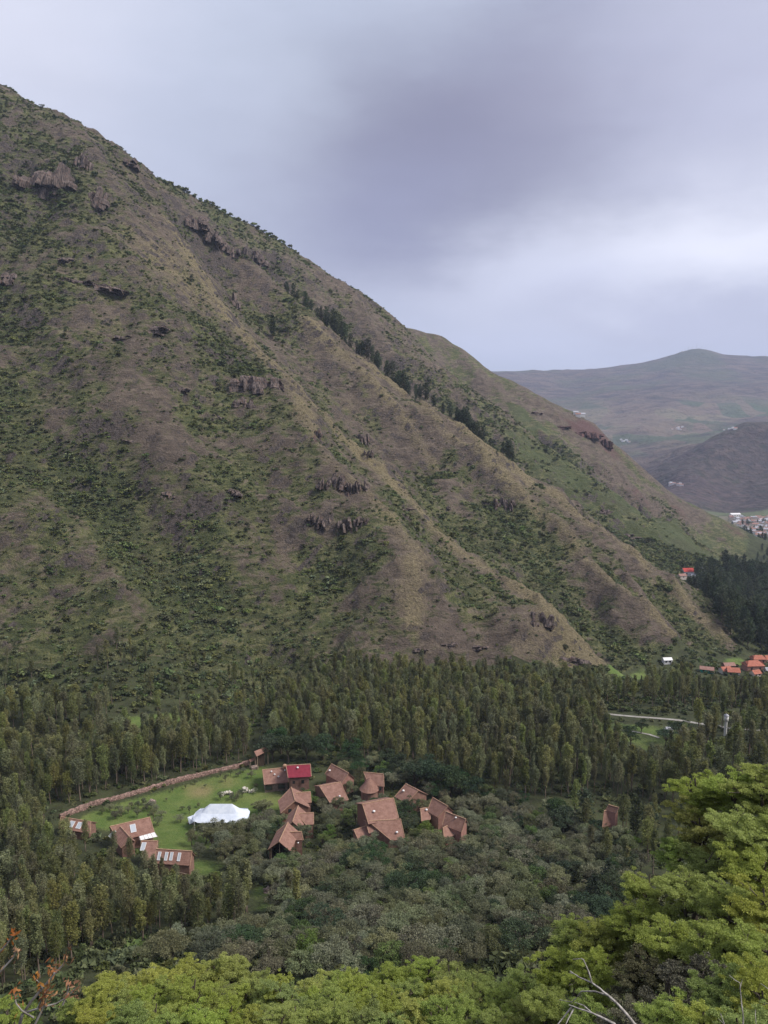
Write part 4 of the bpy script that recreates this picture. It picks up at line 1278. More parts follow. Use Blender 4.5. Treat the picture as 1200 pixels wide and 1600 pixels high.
def crag_mesh(sx_, sy_, sz_, seed, st, mat):
    """jointed rock face: many broken upright blocks of unlike height standing shoulder to shoulder in one mass"""
    r = np.random.default_rng(seed); V = []; F = []
    n = int(10 + 26 * min(1, st)) if sx_ * sz_ > 60 else 12
    for k in range(n):
        x = r.uniform(-1, 1); env = math.sqrt(max(0.05, 1 - x * x * .85))
        z0 = r.uniform(-1, .1) * env; h = r.uniform(.5, 1.1) * (1.1 if st > .4 else .6) * env
        wx = r.uniform(.16, .32) * sx_ * (1 if st > .4 else 1.5); wy = r.uniform(.4, .8) * sy_
        yy = r.uniform(-.35, .5) * sy_ - (z0 < -.3) * sy_ * .2
        m = int(r.integers(5, 8)); th = np.sort(r.uniform(0, 6.28, m)); o = len(V)
        lean = r.normal(size=2) * .12
        for lev, (f, kk) in enumerate([(0, 1.0), (.45, r.uniform(.85, 1.15)), (.85, r.uniform(.75, 1.05)), (1.0, r.uniform(.45, .8))]):
            for a_ in th:
                q = kk * r.uniform(.82, 1.15)
                V.append((x * sx_ + math.cos(a_) * wx * q + lean[0] * f * sz_ * .4, yy + math.sin(a_) * wy * q + f * sz_ * .12, (z0 + h * f) * sz_ + r.normal() * .03 * sz_))
        for lev in range(3):
            for a_ in range(m):
                b_ = (a_ + 1) % m; F.append((o + lev * m + a_, o + lev * m + b_, o + (lev + 1) * m + b_, o + (lev + 1) * m + a_))
        F.append(tuple(o + 3 * m + a_ for a_ in range(m)))
    return poly_mesh('crag', V, F, mat)


M_RCLIFF, t, b = new_mat('red_cliff_rock')
P_ = t.n('ShaderNodeNewGeometry').outputs['Position']
n_c = t.noise(t.stretch(P_, (1, 1, .3)), .25, 6, .7)
t.l(t.mix(t.ramp(n_c, .35, .68), (.05, .028, .026), (.15, .080, .070)), b.inputs['Base Color']); bump(t, b, n_c, .9, 1.5)

# crags on the mountain: (u, v) centre, half width / half height in photo px, label
CRAGS = [(75, 282, 30, 34, 'tall grey cleft crag high on the left of the mountain', .5), (150, 318, 15, 22, 'narrow grey crag below and right of the highest cleft crag', .5), (130, 258, 12, 18, 'small crag just above the narrow grey crag', .5),
         (145, 445, 38, 14, 'reddish broken outcrop above the terraced slope', .35), (90, 405, 20, 8, 'small pinkish outcrop left of the reddish broken one', .3), (14, 436, 12, 20, 'grey outcrop cut by the left edge of the picture', .4),
         (296, 350, 22, 15, 'upper end of the ragged rock rib under the skyline', .45), (325, 375, 20, 14, 'middle of the ragged rock rib under the skyline', .45), (352, 392, 18, 13, 'lower middle of the ragged rock rib', .45), (395, 404, 20, 16, 'lowest block of the ragged rock rib', .45),
         (203, 258, 13, 14, 'rock step breaking the skyline near the mountain top', .4),
         (363, 475, 9, 16, 'pale isolated pinnacle on the near spur', .5), (240, 515, 22, 12, 'low flat outcrop left of the pale pinnacle', .3), (180, 528, 20, 8, 'thin ledge of rock on the terraced slope', .3),
         (400, 603, 34, 20, 'dark overhanging cliff with a cave-like shadow', .55), (383, 632, 14, 12, 'pale broken rock under the overhanging cliff', .5), (430, 602, 12, 14, 'right shoulder of the overhanging cliff', .5),
         (487, 687, 7, 15, 'left of two slim stone pillars on the slope', .5), (496, 680, 6, 12, 'right of two slim stone pillars on the slope', .5), (282, 610, 15, 7, 'flat brown ledge in the middle of the slope', .3), (340, 650, 10, 6, 'tiny ledge below the flat brown one', .3),
         (525, 760, 14, 20, 'left part of the red columnar cliff', .6), (545, 768, 13, 22, 'tallest red part of the columnar cliff', .6), (562, 764, 11, 18, 'right part of the red columnar cliff', .6), (505, 757, 11, 12, 'far left end of the red columnar cliff', .6),
         (495, 812, 12, 14, 'left end of the lower grey cliff band', .6), (518, 818, 13, 15, 'middle of the lower grey cliff band', .6), (545, 822, 14, 15, 'right part of the lower grey cliff band', .6), (564, 814, 9, 10, 'right tip of the lower grey cliff band', .6),
         (630, 795, 15, 7, 'low dark ledge right of the lower cliff band', .4), (263, 775, 11, 13, 'small brown outcrop amid the lower green slope', .4), (360, 770, 14, 14, 'faint brown crag right of the small brown outcrop', .4), (210, 690, 22, 5, 'thin dark scarp on the purple slope', .3),
         (570, 690, 8, 16, 'slim rock rib along the near crest', .5), (575, 712, 7, 12, 'lower slim rock on the near crest', .5), (788, 790, 14, 17, 'dark notched rock above the green gully', .6), (697, 790, 8, 10, 'small rock beside the head of the green gully', .4),
         (850, 972, 17, 17, 'dark rock face on the rounded nose of the near spur', .5), (700, 1008, 14, 7, 'dark overhang low on the near spur', .4), (740, 1012, 18, 8, 'pinkish broken rock low on the near spur', .35), (900, 1035, 24, 12, 'rusty rubble at the tip of the near spur', .35),
         (655, 1015, 12, 6, 'little dark ledge at the wood edge', .35), (945, 800, 14, 9, 'grey scree block below the green shoulder', .4), (975, 838, 16, 9, 'grey shattered shoulder rock beside the middle ridge', .4), (1010, 850, 10, 7, 'lower grey shattered rock beside the middle ridge', .4),
         (912, 668, 30, 13, 'dark red cliff on the far spur', .5), (945, 682, 12, 16, 'right end of the dark red cliff on the far spur', .5), (875, 655, 18, 8, 'left end of the dark red cliff on the far spur', .4), (840, 632, 10, 5, 'small outcrop on the far spur crest', .3)]
for i, (u, v, hw, hh, lab, st_) in enumerate(CRAGS):
    p = hit(u, v); dist = math.hypot(p[1], p[2]); s_ = dist / FPX
    sx_, sz_ = hw * s_ * 1.12, hh * s_ * 1.05
    sy_ = min(sx_, sz_) * .75 + 1.0
    if u > 830 and v < 700: p = hit(u, v + 13); sz_ *= .6; sx_ *= .8
    me = crag_mesh(sx_, sy_, sz_, 100 + i * 7, st_, M_RCLIFF if 'far spur' in lab else M_ROCK)
    o = bpy.data.objects.new('rock_outcrop', me); COL.objects.link(o)
    o.location = (p[0], p[1] + sy_ * .05, p[2] - sz_ * .05)
    o.rotation_euler = (math.radians(-14 if st_ > .4 else -24), math.radians(random.uniform(-8, 14)), random.uniform(-.35, .35))
    tag(o, lab, 'rock')

# ---------------------------------------------------------------- road and path through the fields
M_ROAD = simple_mat('pale_dust_road', (.24, .22, .19), (.36, .34, .30), .8, bs=.2)
ROADS = []


def ribbon(name, uvs, width, mat, kind='structure', up=.12):
    L3 = dens([hit(*q) for q in uvs], 2.0); V = []; F = []; ROADS.append(L3)
    for i, q in enumerate(L3):
        q0 = L3[max(i - 1, 0)]; q1 = L3[min(i + 1, len(L3) - 1)]
        tx, ty = q1[0] - q0[0], q1[1] - q0[1]; l_ = math.hypot(tx, ty) + 1e-9; nx, ny = -ty / l_, tx / l_
        for k in (-1, -.5, 0, .5, 1):
            x, y = q[0] + nx * k * width / 2, q[1] + ny * k * width / 2
            V.append((x, y, float(ground_h(x, y)) + up))
    for i in range(len(L3) - 1):
        for k in range(4):
            F.append((i * 5 + k, i * 5 + k + 1, (i + 1) * 5 + k + 1, (i + 1) * 5 + k))
    o = bpy.data.objects.new(name, poly_mesh(name, V, F, mat)); COL.objects.link(o); o['kind'] = kind
    return o
ribbon('road', [(930, 1114), (975, 1118.5), (1020, 1122), (1060, 1125.5), (1088, 1130), (1140, 1138), (1200, 1142)], 2.2, M_ROAD)
ribbon('path', [(960, 1140), (985, 1142.5), (1015, 1148), (1030, 1153)], 1.3, M_ROAD)

# ---------------------------------------------------------------- far settlements
M_ORANGE = mat_tiles('orange_roof_tiles', (.36, .12, .075), (.50, .19, .13), (.44, .22, .16))
M_TEAL = simple_mat('teal_sheet', (.02, .22, .17), (.04, .32, .25), 2)
M_RUSTR = mat_tiles('far_clay_tiles', (.26, .14, .11), (.38, .22, .18), (.40, .28, .24))
M_GREYR = simple_mat('grey_sheet_roof', (.30, .30, .32), (.50, .50, .54), 1)
M_CREAM = simple_mat('cream_plaster', (.50, .42, .36), (.66, .58, .52), 1)
M_REDP = simple_mat('red_paint', (.45, .06, .05), (.55, .10, .08), 1)


def small_house(name, label, cat, group, x, y, lx, ly, hw, hr, rz, wall, roof, nwin=2, hip=False, z0=None):
    z = float(ground_h(x, y)) if z0 is None else z0
    root = thing(name, label, cat, (x, y, z), rz, group)
    ov = .35
    V = [(-lx / 2, -ly / 2, -1.5), (lx / 2, -ly / 2, -1.5), (lx / 2, ly / 2, -1.5), (-lx / 2, ly / 2, -1.5), (-lx / 2, -ly / 2, hw), (lx / 2, -ly / 2, hw), (lx / 2, ly / 2, hw), (-lx / 2, ly / 2, hw), (-lx / 2, 0, hw + hr * .93), (lx / 2, 0, hw + hr * .93)]
    part('wall', poly_mesh('wall', V, [(0, 1, 5, 4), (2, 3, 7, 6), (1, 2, 6, 9, 5), (3, 0, 4, 8, 7)], wall), root)
    hx = lx * .25 if hip else 0
    a, b = Vector((-lx / 2 - ov + hx, 0, hw + hr)), Vector((lx / 2 + ov - hx, 0, hw + hr)); zl = hw - ov * hr / (ly / 2)
    e = [Vector((lx / 2 + ov, -ly / 2 - ov, zl)), Vector((-lx / 2 - ov, -ly / 2 - ov, zl)), Vector((-lx / 2 - ov, ly / 2 + ov, zl)), Vector((lx / 2 + ov, ly / 2 + ov, zl))]
    V = [a, b] + e + [q - Vector((0, 0, .15)) for q in [a, b] + e]
    F = [(0, 1, 2, 3), (1, 0, 4, 5), (6, 9, 8, 7), (7, 11, 10, 6), (2, 8, 9, 3), (4, 10, 11, 5)]
    F += [(0, 3, 4), (1, 5, 2), (3, 9, 10, 4), (5, 11, 8, 2)] if hip else [(0, 3, 9, 6), (0, 6, 10, 4), (1, 7, 8, 2), (1, 5, 11, 7)]
    part('roof', poly_mesh('roof', V, F, roof, uvs=[(q.x, q.y) for q in V]), root)
    for k in range(nwin):
        xw = (k + .5) / nwin * lx - lx / 2
        w_ = part('window', box_mesh('window', xw, -ly / 2 - .03, hw * .35, hw * .75, min(1.1, lx / nwin * .45), .1, 0, M_WOOD), root)
        part('pane', box_mesh('pane', xw, -ly / 2 - .09, hw * .39, hw * .71, min(.9, lx / nwin * .38), .03, 0, M_GLASS), w_)
    return root


for (u, v, lx, ly, hw, hr, rz, wl_, rf, lab) in [
        (1133, 1052, 7, 6, 3.0, 2.0, .2, M_CREAM, M_ORANGE, 'small orange-roofed house left of the bigger orange roofs'),
        (1145, 1055, 8, 6, 3.4, 2.2, -.2, M_CREAM, M_ORANGE, 'orange-roofed house just left of the largest orange roof'),
        (1176, 1048, 13, 8, 5.0, 2.8, .1, M_PINK, M_ORANGE, 'largest and brightest orange-roofed house in the valley'),
        (1180, 1056, 6, 5, 2.6, 1.8, .3, M_CREAM, M_ORANGE, 'low orange-roofed annex in front of the largest orange roof'),
        (1184, 1036, 10, 7, 4.2, 2.2, 0, M_PINK, M_ORANGE, 'orange-roofed house behind the largest one'),
        (1201, 1036, 8, 7, 4.2, 2.2, .2, M_CREAM, M_ORANGE, 'orange-roofed house cut by the right edge of the picture'),
        (1138, 1044, 8, 5, 2.8, 1.5, .1, M_WALL2, M_RUSTR, 'dull brown-roofed house behind the small orange-roofed houses'),
        (1104, 1050, 9, 5, 2.6, 1.5, -.35, M_TEAL, M_RUSTR, 'brown-roofed shed with teal sheet sides'),
        (1199, 1052, 4, 4, 3.0, 1.5, .2, M_CREAM, M_GREYR, 'little cream house at the right edge below the orange roofs'),
        (1042, 1036, 6, 4, 3.0, 1.2, .1, M_WHP, M_WHP, 'small white house at the foot of the middle ridge')]:
    p = hit(u, v)
    small_house('valley_house', lab, 'house', 'houses on the valley floor', p[0], p[1], lx * .85, ly * .85, hw * .9, hr * .85, rz, wl_, rf, 2, hip=(rf is M_ORANGE and lx > 9))
p = hit(1074, 899)
small_house('hamlet_house', 'white house with a bright red roof at the foot of the green shoulder', 'house', 'hamlet under the green shoulder', p[0], p[1], 11, 8, 5, 3, .1, M_WHP, M_REDP, 2)
p = hit(1085, 903); small_house('hamlet_house', 'low white house right of the red-roofed one', 'house', 'hamlet under the green shoulder', p[0], p[1], 9, 6, 3.4, 1.5, .1, M_WHP, M_GREYR, 2)
p = hit(1096, 892); small_house('hamlet_house', 'tiny white house among the dark trees above the red-roofed one', 'house', 'hamlet under the green shoulder', p[0], p[1], 6, 5, 3, 1.2, .1, M_WHP, M_GREYR, 1)
p = hit(1065, 903); small_house('hamlet_house', 'low brown-roofed house left of the red-roofed one', 'house', 'hamlet under the green shoulder', p[0], p[1], 8, 6, 3, 1.5, .3, M_CREAM, M_RUSTR, 1)
# white water tower above the trees by the road
p = hit(1133, 1150); root = thing('water_tower', 'slim white tower standing among trees right of the pale road', 'tower', p)
part('shaft', np_mesh('shaft', *tube([(0, 0, -.5), (0, 0, 6.0)], [.6, .5], 10), M_WHP), root)
part('tank', np_mesh('tank', *tube([(0, 0, 6.0), (0, 0, 6.4), (0, 0, 8.0), (0, 0, 8.3)], [.5, .85, .85, .2], 12), M_WHP), root)
part('hood', np_mesh('hood', *tube([(0, 0, 8.3), (0, 0, 8.6), (0, 0, 9.2)], [1.0, .95, .1], 12), M_GREYR), root)
HARD.append((p[0], p[1], 5))
# little white marks in the fields
for (u, v, lab) in [(1045, 1144, 'small pale hut beside the roadside field'), (1067, 1145, 'tiny white hut right of the roadside field')]:
    p = hit(u, v); small_house('field_hut', lab, 'hut', None, p[0], p[1], 2.6, 2.2, 1.8, .6, .2, M_WHP, M_GREYR, 1)

# the town on the plain
rt = random.Random(3); cnt = 0
def town_lab(u, v, white, red):
    row = 'back row' if v < 812 else 'upper rows' if v < 822 else 'middle rows' if v < 834 else 'front rows'
    return ('white-walled ' if white else 'brownish ') + ('red-roofed' if red else 'pale-roofed') + ' town house in the ' + row + ' of the distant town'
p = hit(1148, 807); small_house('town_hall', 'long bright white building at the left end of the distant town', 'building', None, p[0], p[1], 24, 12, 6, 2.5, .1, M_WHP, M_WHP, 4)
for r_ in range(13):
    for k in range(16):
        u = 1142 + k * 5.6 + rt.uniform(-2, 2); v = 810 + r_ * 2.7 + rt.uniform(-1, 1)
        if v > 806 + (u - 1142) * .85 + 6 or u > 1225 or rt.random() < .22:
            continue
        p = hit(u, v)
        if p[1] < 1450 or p[1] > 2300: continue
        white = rt.random() < .6; red = rt.random() < .68
        small_house('town_house', town_lab(u, v, white, red), 'house', 'houses of the distant town', p[0], p[1], rt.uniform(7, 14), rt.uniform(6, 9), rt.uniform(3, 6.5), rt.uniform(1, 2.4), rt.choice([0, .1, -.3, 1.4, 1.2]), M_WHP if white else M_CREAM, M_RUSTR if red else M_GREYR, 2)
        cnt += 1
print('town', cnt)
for (u, v, n_, nm2) in [(1056, 758, 9, 'hamlet at the foot of the purple hill'), (980, 690, 7, 'hamlet left of the farmed terrace'), (1058, 670, 8, 'hamlet above the farmed terrace'), (906, 650, 4, 'farm on the moor beyond the red cliff'), (1140, 672, 5, 'farm on the right of the terrace')]:
    for k in range(n_):
        p = hit(u + rt.uniform(-10, 10), v + rt.uniform(-2.5, 2.5))
        small_house('far_house', 'pale house of the far ' + nm2, 'house', 'houses of the far ' + nm2, p[0], p[1], rt.uniform(7, 13), rt.uniform(6, 8), 4.5, 2, rt.uniform(-.5, .5), M_WHP, rt.choice([M_RUSTR, M_GREYR]), 0)
# masts on the far summit
for i, (u, hh, nm2) in enumerate([(1070, 22, 'leftmost short'), (1075, 30, 'second'), (1081, 26, 'third'), (1088, 48, 'tallest'), (1096, 34, 'one right of the tallest'), (1104, 24, 'rightmost')]):
    p = at(u, 551, 7000); z = float(ground_h(p[0], p[1]))
    root = thing('radio_mast', 'thin radio mast on the far summit, ' + nm2 + ' of six', 'mast', (p[0], p[1], z), 0, 'radio masts on the far summit')
    part('mast', np_mesh('mast', *tube([(0, 0, -2), (0, 0, hh)], [1.2, .7], 4), M_GREYR), root)
    part('antenna', np_mesh('antenna', *tube([(-3, 0, hh * .8), (3, 0, hh * .8)], [.5, .5], 4), M_GREYR), root)
for (u, w_) in [(1066, 20), (1092, 26)]:
    p = at(u, 551, 7000); small_house('summit_hut', 'low pale hut beside the masts on the far summit, ' + ('left one' if u < 1080 else 'right one'), 'hut', None, p[0], p[1], w_, 10, 7, 2, 0, M_WHP, M_GREYR, 0)
EUCS = [Kind('eucalyptus', *euc_meshes(14, RNG.uniform(1.05, 1.85), RNG.uniform(.26, .48), 2000, .40), M_TRUNK, M_EUC, 14) for _ in range(9)]
EUCD = [Kind('valley_eucalyptus', *euc_meshes(14, RNG.uniform(2.0, 2.9), RNG.uniform(.12, .25), 1100, .75), M_TRUNK, M_EUCD, 14) for _ in range(4)]
MOLLE = [Kind('pepper_tree', *dome_meshes(6.5, RNG.uniform(2.8, 4.1), 4200, .26, nclump=int(RNG.integers(24, 46))), M_BARK, M_MOLLE, 6.5) for _ in range(7)]
DRYT = [Kind('dry_tree', *dome_meshes(6.5, RNG.uniform(2.8, 3.6), 2600, .24, nclump=44), M_BARK, M_TWIGGY, 6.5) for _ in range(3)]
FRESHT = [Kind('fresh_tree', *dome_meshes(6.5, RNG.uniform(2.8, 3.8), 3800, .26), M_BARK, M_FRESH, 6.5) for _ in range(3)]
DARKS = [Kind('dark_small', *dome_meshes(6.5, RNG.uniform(3.0, 3.8), 3800, .28), M_BARK, M_DARK, 6.5) for _ in range(3)]
DARKT = [Kind('dark_broadleaf', *dome_meshes(9, 4.6, 3200, .42), M_BARK, M_DARK, 9) for _ in range(3)]
SHRUBS = [Kind('hillside_shrub', None, shrub_mesh(), M_BARK, M_SHRUB, 1) for _ in range(6)]
BRUSH = [Kind('undergrowth', None, shrub_mesh(120, .4), M_BARK, M_BRUSH, 1) for _ in range(4)]


def plant(kind, name, label, cat, group, x, y, h, rz=None, wide=1.0):
    """one individual tree: an empty at its foot with a trunk and a crown"""
    k = random.choice(kind) if isinstance(kind, list) else kind
    s_ = h / k.h
    if k.trunk is None:
        o = bpy.data.objects.new(name, k.crown); COL.objects.link(o); tag(o, label, cat, group)
    else:
        o = thing(name, label, cat, group=group)
        part('trunk', k.trunk, o); part('crown', k.crown, o)
    o.location = (x, y, float(ground_h(x, y)) - (.1 if k.trunk is None else 0))
    o.rotation_euler = (0, 0, random.uniform(0, 6.28) if rz is None else rz)
    o.scale = (s_ * wide, s_ * wide, s_)
    return o


def scatter(name, kinds, xyz, scale, wide, group_label, cat, label):
    """one mass of plants nobody could count, as instances of a few shapes"""
    n = len(xyz)
    me = bpy.data.meshes.new(name); me.vertices.add(n)
    me.vertices.foreach_set('co', np.asarray(xyz, np.float32).ravel())
    sv = np.stack([scale * wide, scale * wide, scale], 1).astype(np.float32)
    a1 = me.attributes.new('size', 'FLOAT_VECTOR', 'POINT'); a1.data.foreach_set('vector', sv.ravel())
    a2 = me.attributes.new('turn', 'FLOAT', 'POINT'); a2.data.foreach_set('value', RNG.uniform(0, 6.28, n).astype(np.float32))
    a3 = me.attributes.new('pick', 'INT', 'POINT'); a3.data.foreach_set('value', RNG.integers(0, len(kinds), n).astype(np.int32))
    pc = bpy.data.collections.new(name + '_shapes')
    for i, k in enumerate(kinds):
        pc.objects.link(bpy.data.objects.new('%s_shape_%d' % (name, i), k.one()))
    ng = bpy.data.node_groups.new(name, 'GeometryNodeTree')
    ng.interface.new_socket('Geometry', in_out='INPUT', socket_type='NodeSocketGeometry')
    ng.interface.new_socket('Geometry', in_out='OUTPUT', socket_type='NodeSocketGeometry')
    g = NT(ng)
    gi = g.n('NodeGroupInput'); go = g.n('NodeGroupOutput')
    mp = g.n('GeometryNodeMeshToPoints'); g.l(gi.outputs[0], mp.inputs[0])
    ci = g.n('GeometryNodeCollectionInfo'); ci.inputs[0].default_value = pc; ci.inputs[1].default_value = True; ci.inputs[2].default_value = True
    ip = g.n('GeometryNodeInstanceOnPoints'); g.l(mp.outputs[0], ip.inputs['Points']); g.l(ci.outputs[0], ip.inputs['Instance'])
    ip.inputs['Pick Instance'].default_value = True
    def attr(nm, typ):
        q = g.n('GeometryNodeInputNamedAttribute', data_type=typ); q.inputs['Name'].default_value = nm
        return [s_ for s_ in q.outputs if s_.enabled][0]
    g.l(attr('pick', 'INT'), ip.inputs['Instance Index'])
    cx_ = g.n('ShaderNodeCombineXYZ'); g.l(attr('turn', 'FLOAT'), cx_.inputs[2])
    g.l(cx_.outputs[0], ip.inputs['Rotation']); g.l(attr('size', 'FLOAT_VECTOR'), ip.inputs['Scale'])
    g.l(ip.outputs[0], go.inputs[0])
    o = bpy.data.objects.new(name, me); COL.objects.link(o)
    md = o.modifiers.new('plants', 'NODES'); md.node_group = ng
    tag(o, label, cat, None, 'stuff')
    return o


# ---------------------------------------------------------------- where the trees stand
KEEP = [  # parts of the picture's hotel that no nearer crown may cover: box in photo pixels
    (94, 1262, 148, 1279), (170, 1270, 246, 1297), (224, 1308, 303, 1342), (150, 1205, 410, 1262), (245, 1262, 300, 1290), (293, 1255, 392, 1296), (385, 1165, 422, 1202), (408, 1190, 490, 1234),
    (430, 1228, 494, 1275), (412, 1270, 492, 1332), (498, 1190, 548, 1222), (498, 1216, 548, 1252), (562, 1203, 604, 1248), (612, 1220, 655, 1250), (550, 1244, 636, 1308), (652, 1243, 702, 1283), (686, 1264, 735, 1306), (940, 1256, 970, 1285),
    (968, 1110, 1090, 1128), (985, 1135, 1040, 1165), (1085, 1026, 1200, 1056), (1030, 1026, 1050, 1042), (1062, 888, 1084, 902), (1125, 1125, 1140, 1142), (396, 1392, 424, 1428), (290, 1344, 345, 1364), (955, 1040, 1010, 1056)]


def crown_ok(x, y, z, h, r, slack=2):
    u0, vt = to_px(x, y, z + h); _, vb = to_px(x, y, z + h * .25)
    ru = r * FPX / math.hypot(y, z)
    for (a, b_, c_, d_) in KEEP:
        if u0 + ru > a + slack and u0 - ru < c_ - slack and vt < d_ - slack and vb > b_ + 4:
            # only trees nearer than what they would cover
            q = hit((a + c_) / 2, d_)
            if y < q[1] + 3:
                return False
    return True


def fill(poly_uv, spacing, hmin, hmax, crown_r, jitter=.45, seed=0, keep=True, thin=0.0):
    """jittered planting grid inside a polygon of ground points"""
    P = [p[:2] for p in wpoly(poly_uv)]
    xs = [p[0] for p in P]; ys = [p[1] for p in P]
    r_ = random.Random(seed); out = []
    y = min(ys)
    while y < max(ys):
        x = min(xs)
        while x < max(xs):
            px = x + r_.uniform(-jitter, jitter) * spacing; py = y + r_.uniform(-jitter, jitter) * spacing
            h = r_.uniform(hmin, hmax)
            if r_.random() >= thin and bool(inside(P, np.array([px]), np.array([py]))[0]):
                if all((px - a) ** 2 + (py - b_) ** 2 > rr * rr for a, b_, rr in HARD):
                    z = float(ground_h(px, py))
                    hh = h
                    ok = not keep
                    for _ in range(3):
                        if not keep or crown_ok(px, py, z, hh, crown_r):
                            ok = True; break
                        hh *= .8
                    if ok:
                        out.append((px, py, hh))
            x += spacing
        y += spacing * .9
    return out
# ---------------------------------------------------------------- eucalyptus groves
LAWN_CORE = [p[:2] for p in LAWN_W]
GROVES = []   # (list of trees, where)
g1 = fill([(-70, 1250), (60, 1268), (85, 1320), (130, 1385), (220, 1402), (300, 1415), (412, 1425), (412, 1462), (330, 1474), (200, 1480), (120, 1500), (40, 1545), (-90, 1560)], 3.9, 7.5, 13.0, 1.2, seed=1)
g2 = fill([(-70, 1242), (92, 1262), (150, 1246), (205, 1232), (275, 1213), (335, 1198), (385, 1186), (395, 1160), (330, 1135), (200, 1165), (100, 1165), (-70, 1155)], 4.0, 8.5, 15, 1.5, seed=2)
g3 = fill([(425, 1178), (520, 1178), (620, 1196), (720, 1236), (850, 1252), (940, 1245), (1050, 1262), (1062, 1192), (960, 1172), (935, 1128), (935, 1074), (800, 1066), (650, 1060), (480, 1064), (420, 1105)], 3.9, 8, 14.5, 1.6, seed=3)
g4 = fill([(-60, 1105), (170, 1120), (172, 1140), (60, 1148), (-60, 1140)], 5.0, 12, 15, 1.5, seed=4)
g5 = fill([(938, 1078), (1000, 1072), (1300, 1078), (1300, 1116), (1100, 1108), (970, 1108), (940, 1100)], 7, 11, 15, 2, seed=5)
g6 = fill([(1058, 1175), (1130, 1135), (1300, 1120), (1300, 1290), (1060, 1290)], 6.5, 13, 18, 2, seed=6)
g7 = fill([(1068, 905), (1100, 895), (1300, 885), (1300, 1022), (1165, 1020), (1110, 965)], 10.5, 17, 24, 3, seed=7)
g8 = fill([(880, 1262), (1060, 1280), (1060, 1400), (980, 1400), (900, 1330)], 9, 9, 13, 1.6, seed=8)
g10 = fill([(-60, 1045), (300, 1035), (460, 1025), (620, 1045), (900, 1052), (925, 1078), (640, 1064), (470, 1068), (420, 1090), (-60, 1085)], 6.5, 5, 10, 1.4, seed=10, thin=.45)
g9 = fill([(170, 1098), (420, 1085), (425, 1160), (330, 1120), (180, 1112)], 9.0, 8, 13, 1.5, seed=9, thin=.35)


MARKS = [(120, 1285, 'the half-hidden skylit house'), (210, 1300, 'the canopy house'), (270, 1345, 'the four-skylight house'), (340, 1280, 'the white marquee'), (402, 1185, 'the lookout shelter'),
         (430, 1225, 'the long tiled house'), (468, 1225, 'the crimson-roofed tower'), (525, 1215, 'the vented cottage'), (585, 1235, 'the round-walled cottage'), (600, 1290, 'the largest tiled house'), (440, 1330, 'the open-ended gabled house'),
         (680, 1270, 'the paired cottages'), (955, 1280, 'the lone wood cottage'), (1030, 1125, 'the pale valley road'), (1010, 1150, 'the roadside field'), (1150, 1050, 'the orange-roofed houses'), (230, 1245, 'the stone wall'), (408, 1410, 'the small green clearing'),
         (930, 1050, 'the rocky spur tip'), (1133, 1135, 'the white water tower'), (335, 1490, 'the tallest yellow bush'), (880, 1420, 'the bright right-hand bank'), (60, 1500, 'the rust-budded twigs'), (665, 1490, 'the upright bright bush'), (30, 1130, 'the left picture edge'), (700, 1010, 'the bare spur foot')]
OCT = ['right of', 'back-right of', 'behind', 'back-left of', 'left of', 'front-left of', 'in front of', 'front-right of']


def near_what(x, y, zone=None):
    """a phrase that places a tree by what can be found beside it"""
    z = float(ground_h(x, y)); u, v = to_px(x, y, z)
    d = [(math.hypot(u - a, 1.6 * (v - b_)), a, b_, nm) for a, b_, nm in MARKS]
    dd, a, b_, nm = min(d)
    k = int(round(math.atan2(-(v - b_) * 1.6, u - a) / (math.pi / 4))) % 8
    return ('close ' if dd < 38 else '' if dd < 75 else 'well ' if dd < 120 else 'far ') + OCT[k] + ' ' + nm


def size_word(h, cuts, wide=None):
    w_ = ['stunted', 'short', 'mid-height', 'tall', 'towering'][sum(h > c_ for c_ in cuts)]
    if wide is not None:
        w_ += ' narrow' if wide < .93 else ' broad' if wide > 1.12 else ''
    return w_


zone_of = [(g1, 'front grove', EUCS), (g2, 'grove behind the wall', EUCS), (g3, 'great wood below the mountain', EUCS), (g4, 'upper left clump', EUCS), (g5, 'wood by the orange houses', EUCS), (g6, 'wood right of the road', EUCS), (g10, 'edge trees', EUCS), (g8, 'trees about the lone cottage', EUCS), (g9, 'thin trees at the mountain foot', EUCS)]
allt = []
for lst, zn, kd in zone_of:
    for (x, y, h) in lst:
        z = float(ground_h(x, y)); u, v = to_px(x, y, z + h * .5)
        vis = -10 < u < 1210 and v < 1560
        size_px = h * FPX / math.hypot(y, z)
        # trees of the front row of each grove show most
        allt.append((size_px * (1.0 if vis else 0) * (1.25 if (zn == 'front grove') else 1.0), x, y, h, zn))
allt.sort(key=lambda q: -q[0])
IND = allt[:280]; REST = allt[280:]
for (_, x, y, h, zn) in IND:
    wd_ = random.uniform(.85, 1.3)
    plant(EUCS, 'eucalyptus_tree', '%s olive eucalyptus %s' % (size_word(h, (9, 11, 13, 15), wd_), near_what(x, y, zn)), 'tree', 'eucalyptus trees ' + near_what(x, y, zn), x, y, h, wide=wd_)
ra = np.array([(x, y, float(ground_h(x, y)), h) for (_, x, y, h, _) in REST])
scatter('eucalyptus_wood', EUCS, ra[:, :3], ra[:, 3] / 14, RNG.uniform(.85, 1.25, len(ra)), None, 'wood', 'dense olive eucalyptus wood filling the valley below the mountain')
rb = np.array([(x, y, float(ground_h(x, y)), h) for (x, y, h) in g7])
scatter('valley_wood', EUCD, rb[:, :3], rb[:, 3] / 14, RNG.uniform(.9, 1.3, len(rb)), None, 'wood', 'dark blue-green wood on the valley floor beyond the spurs')

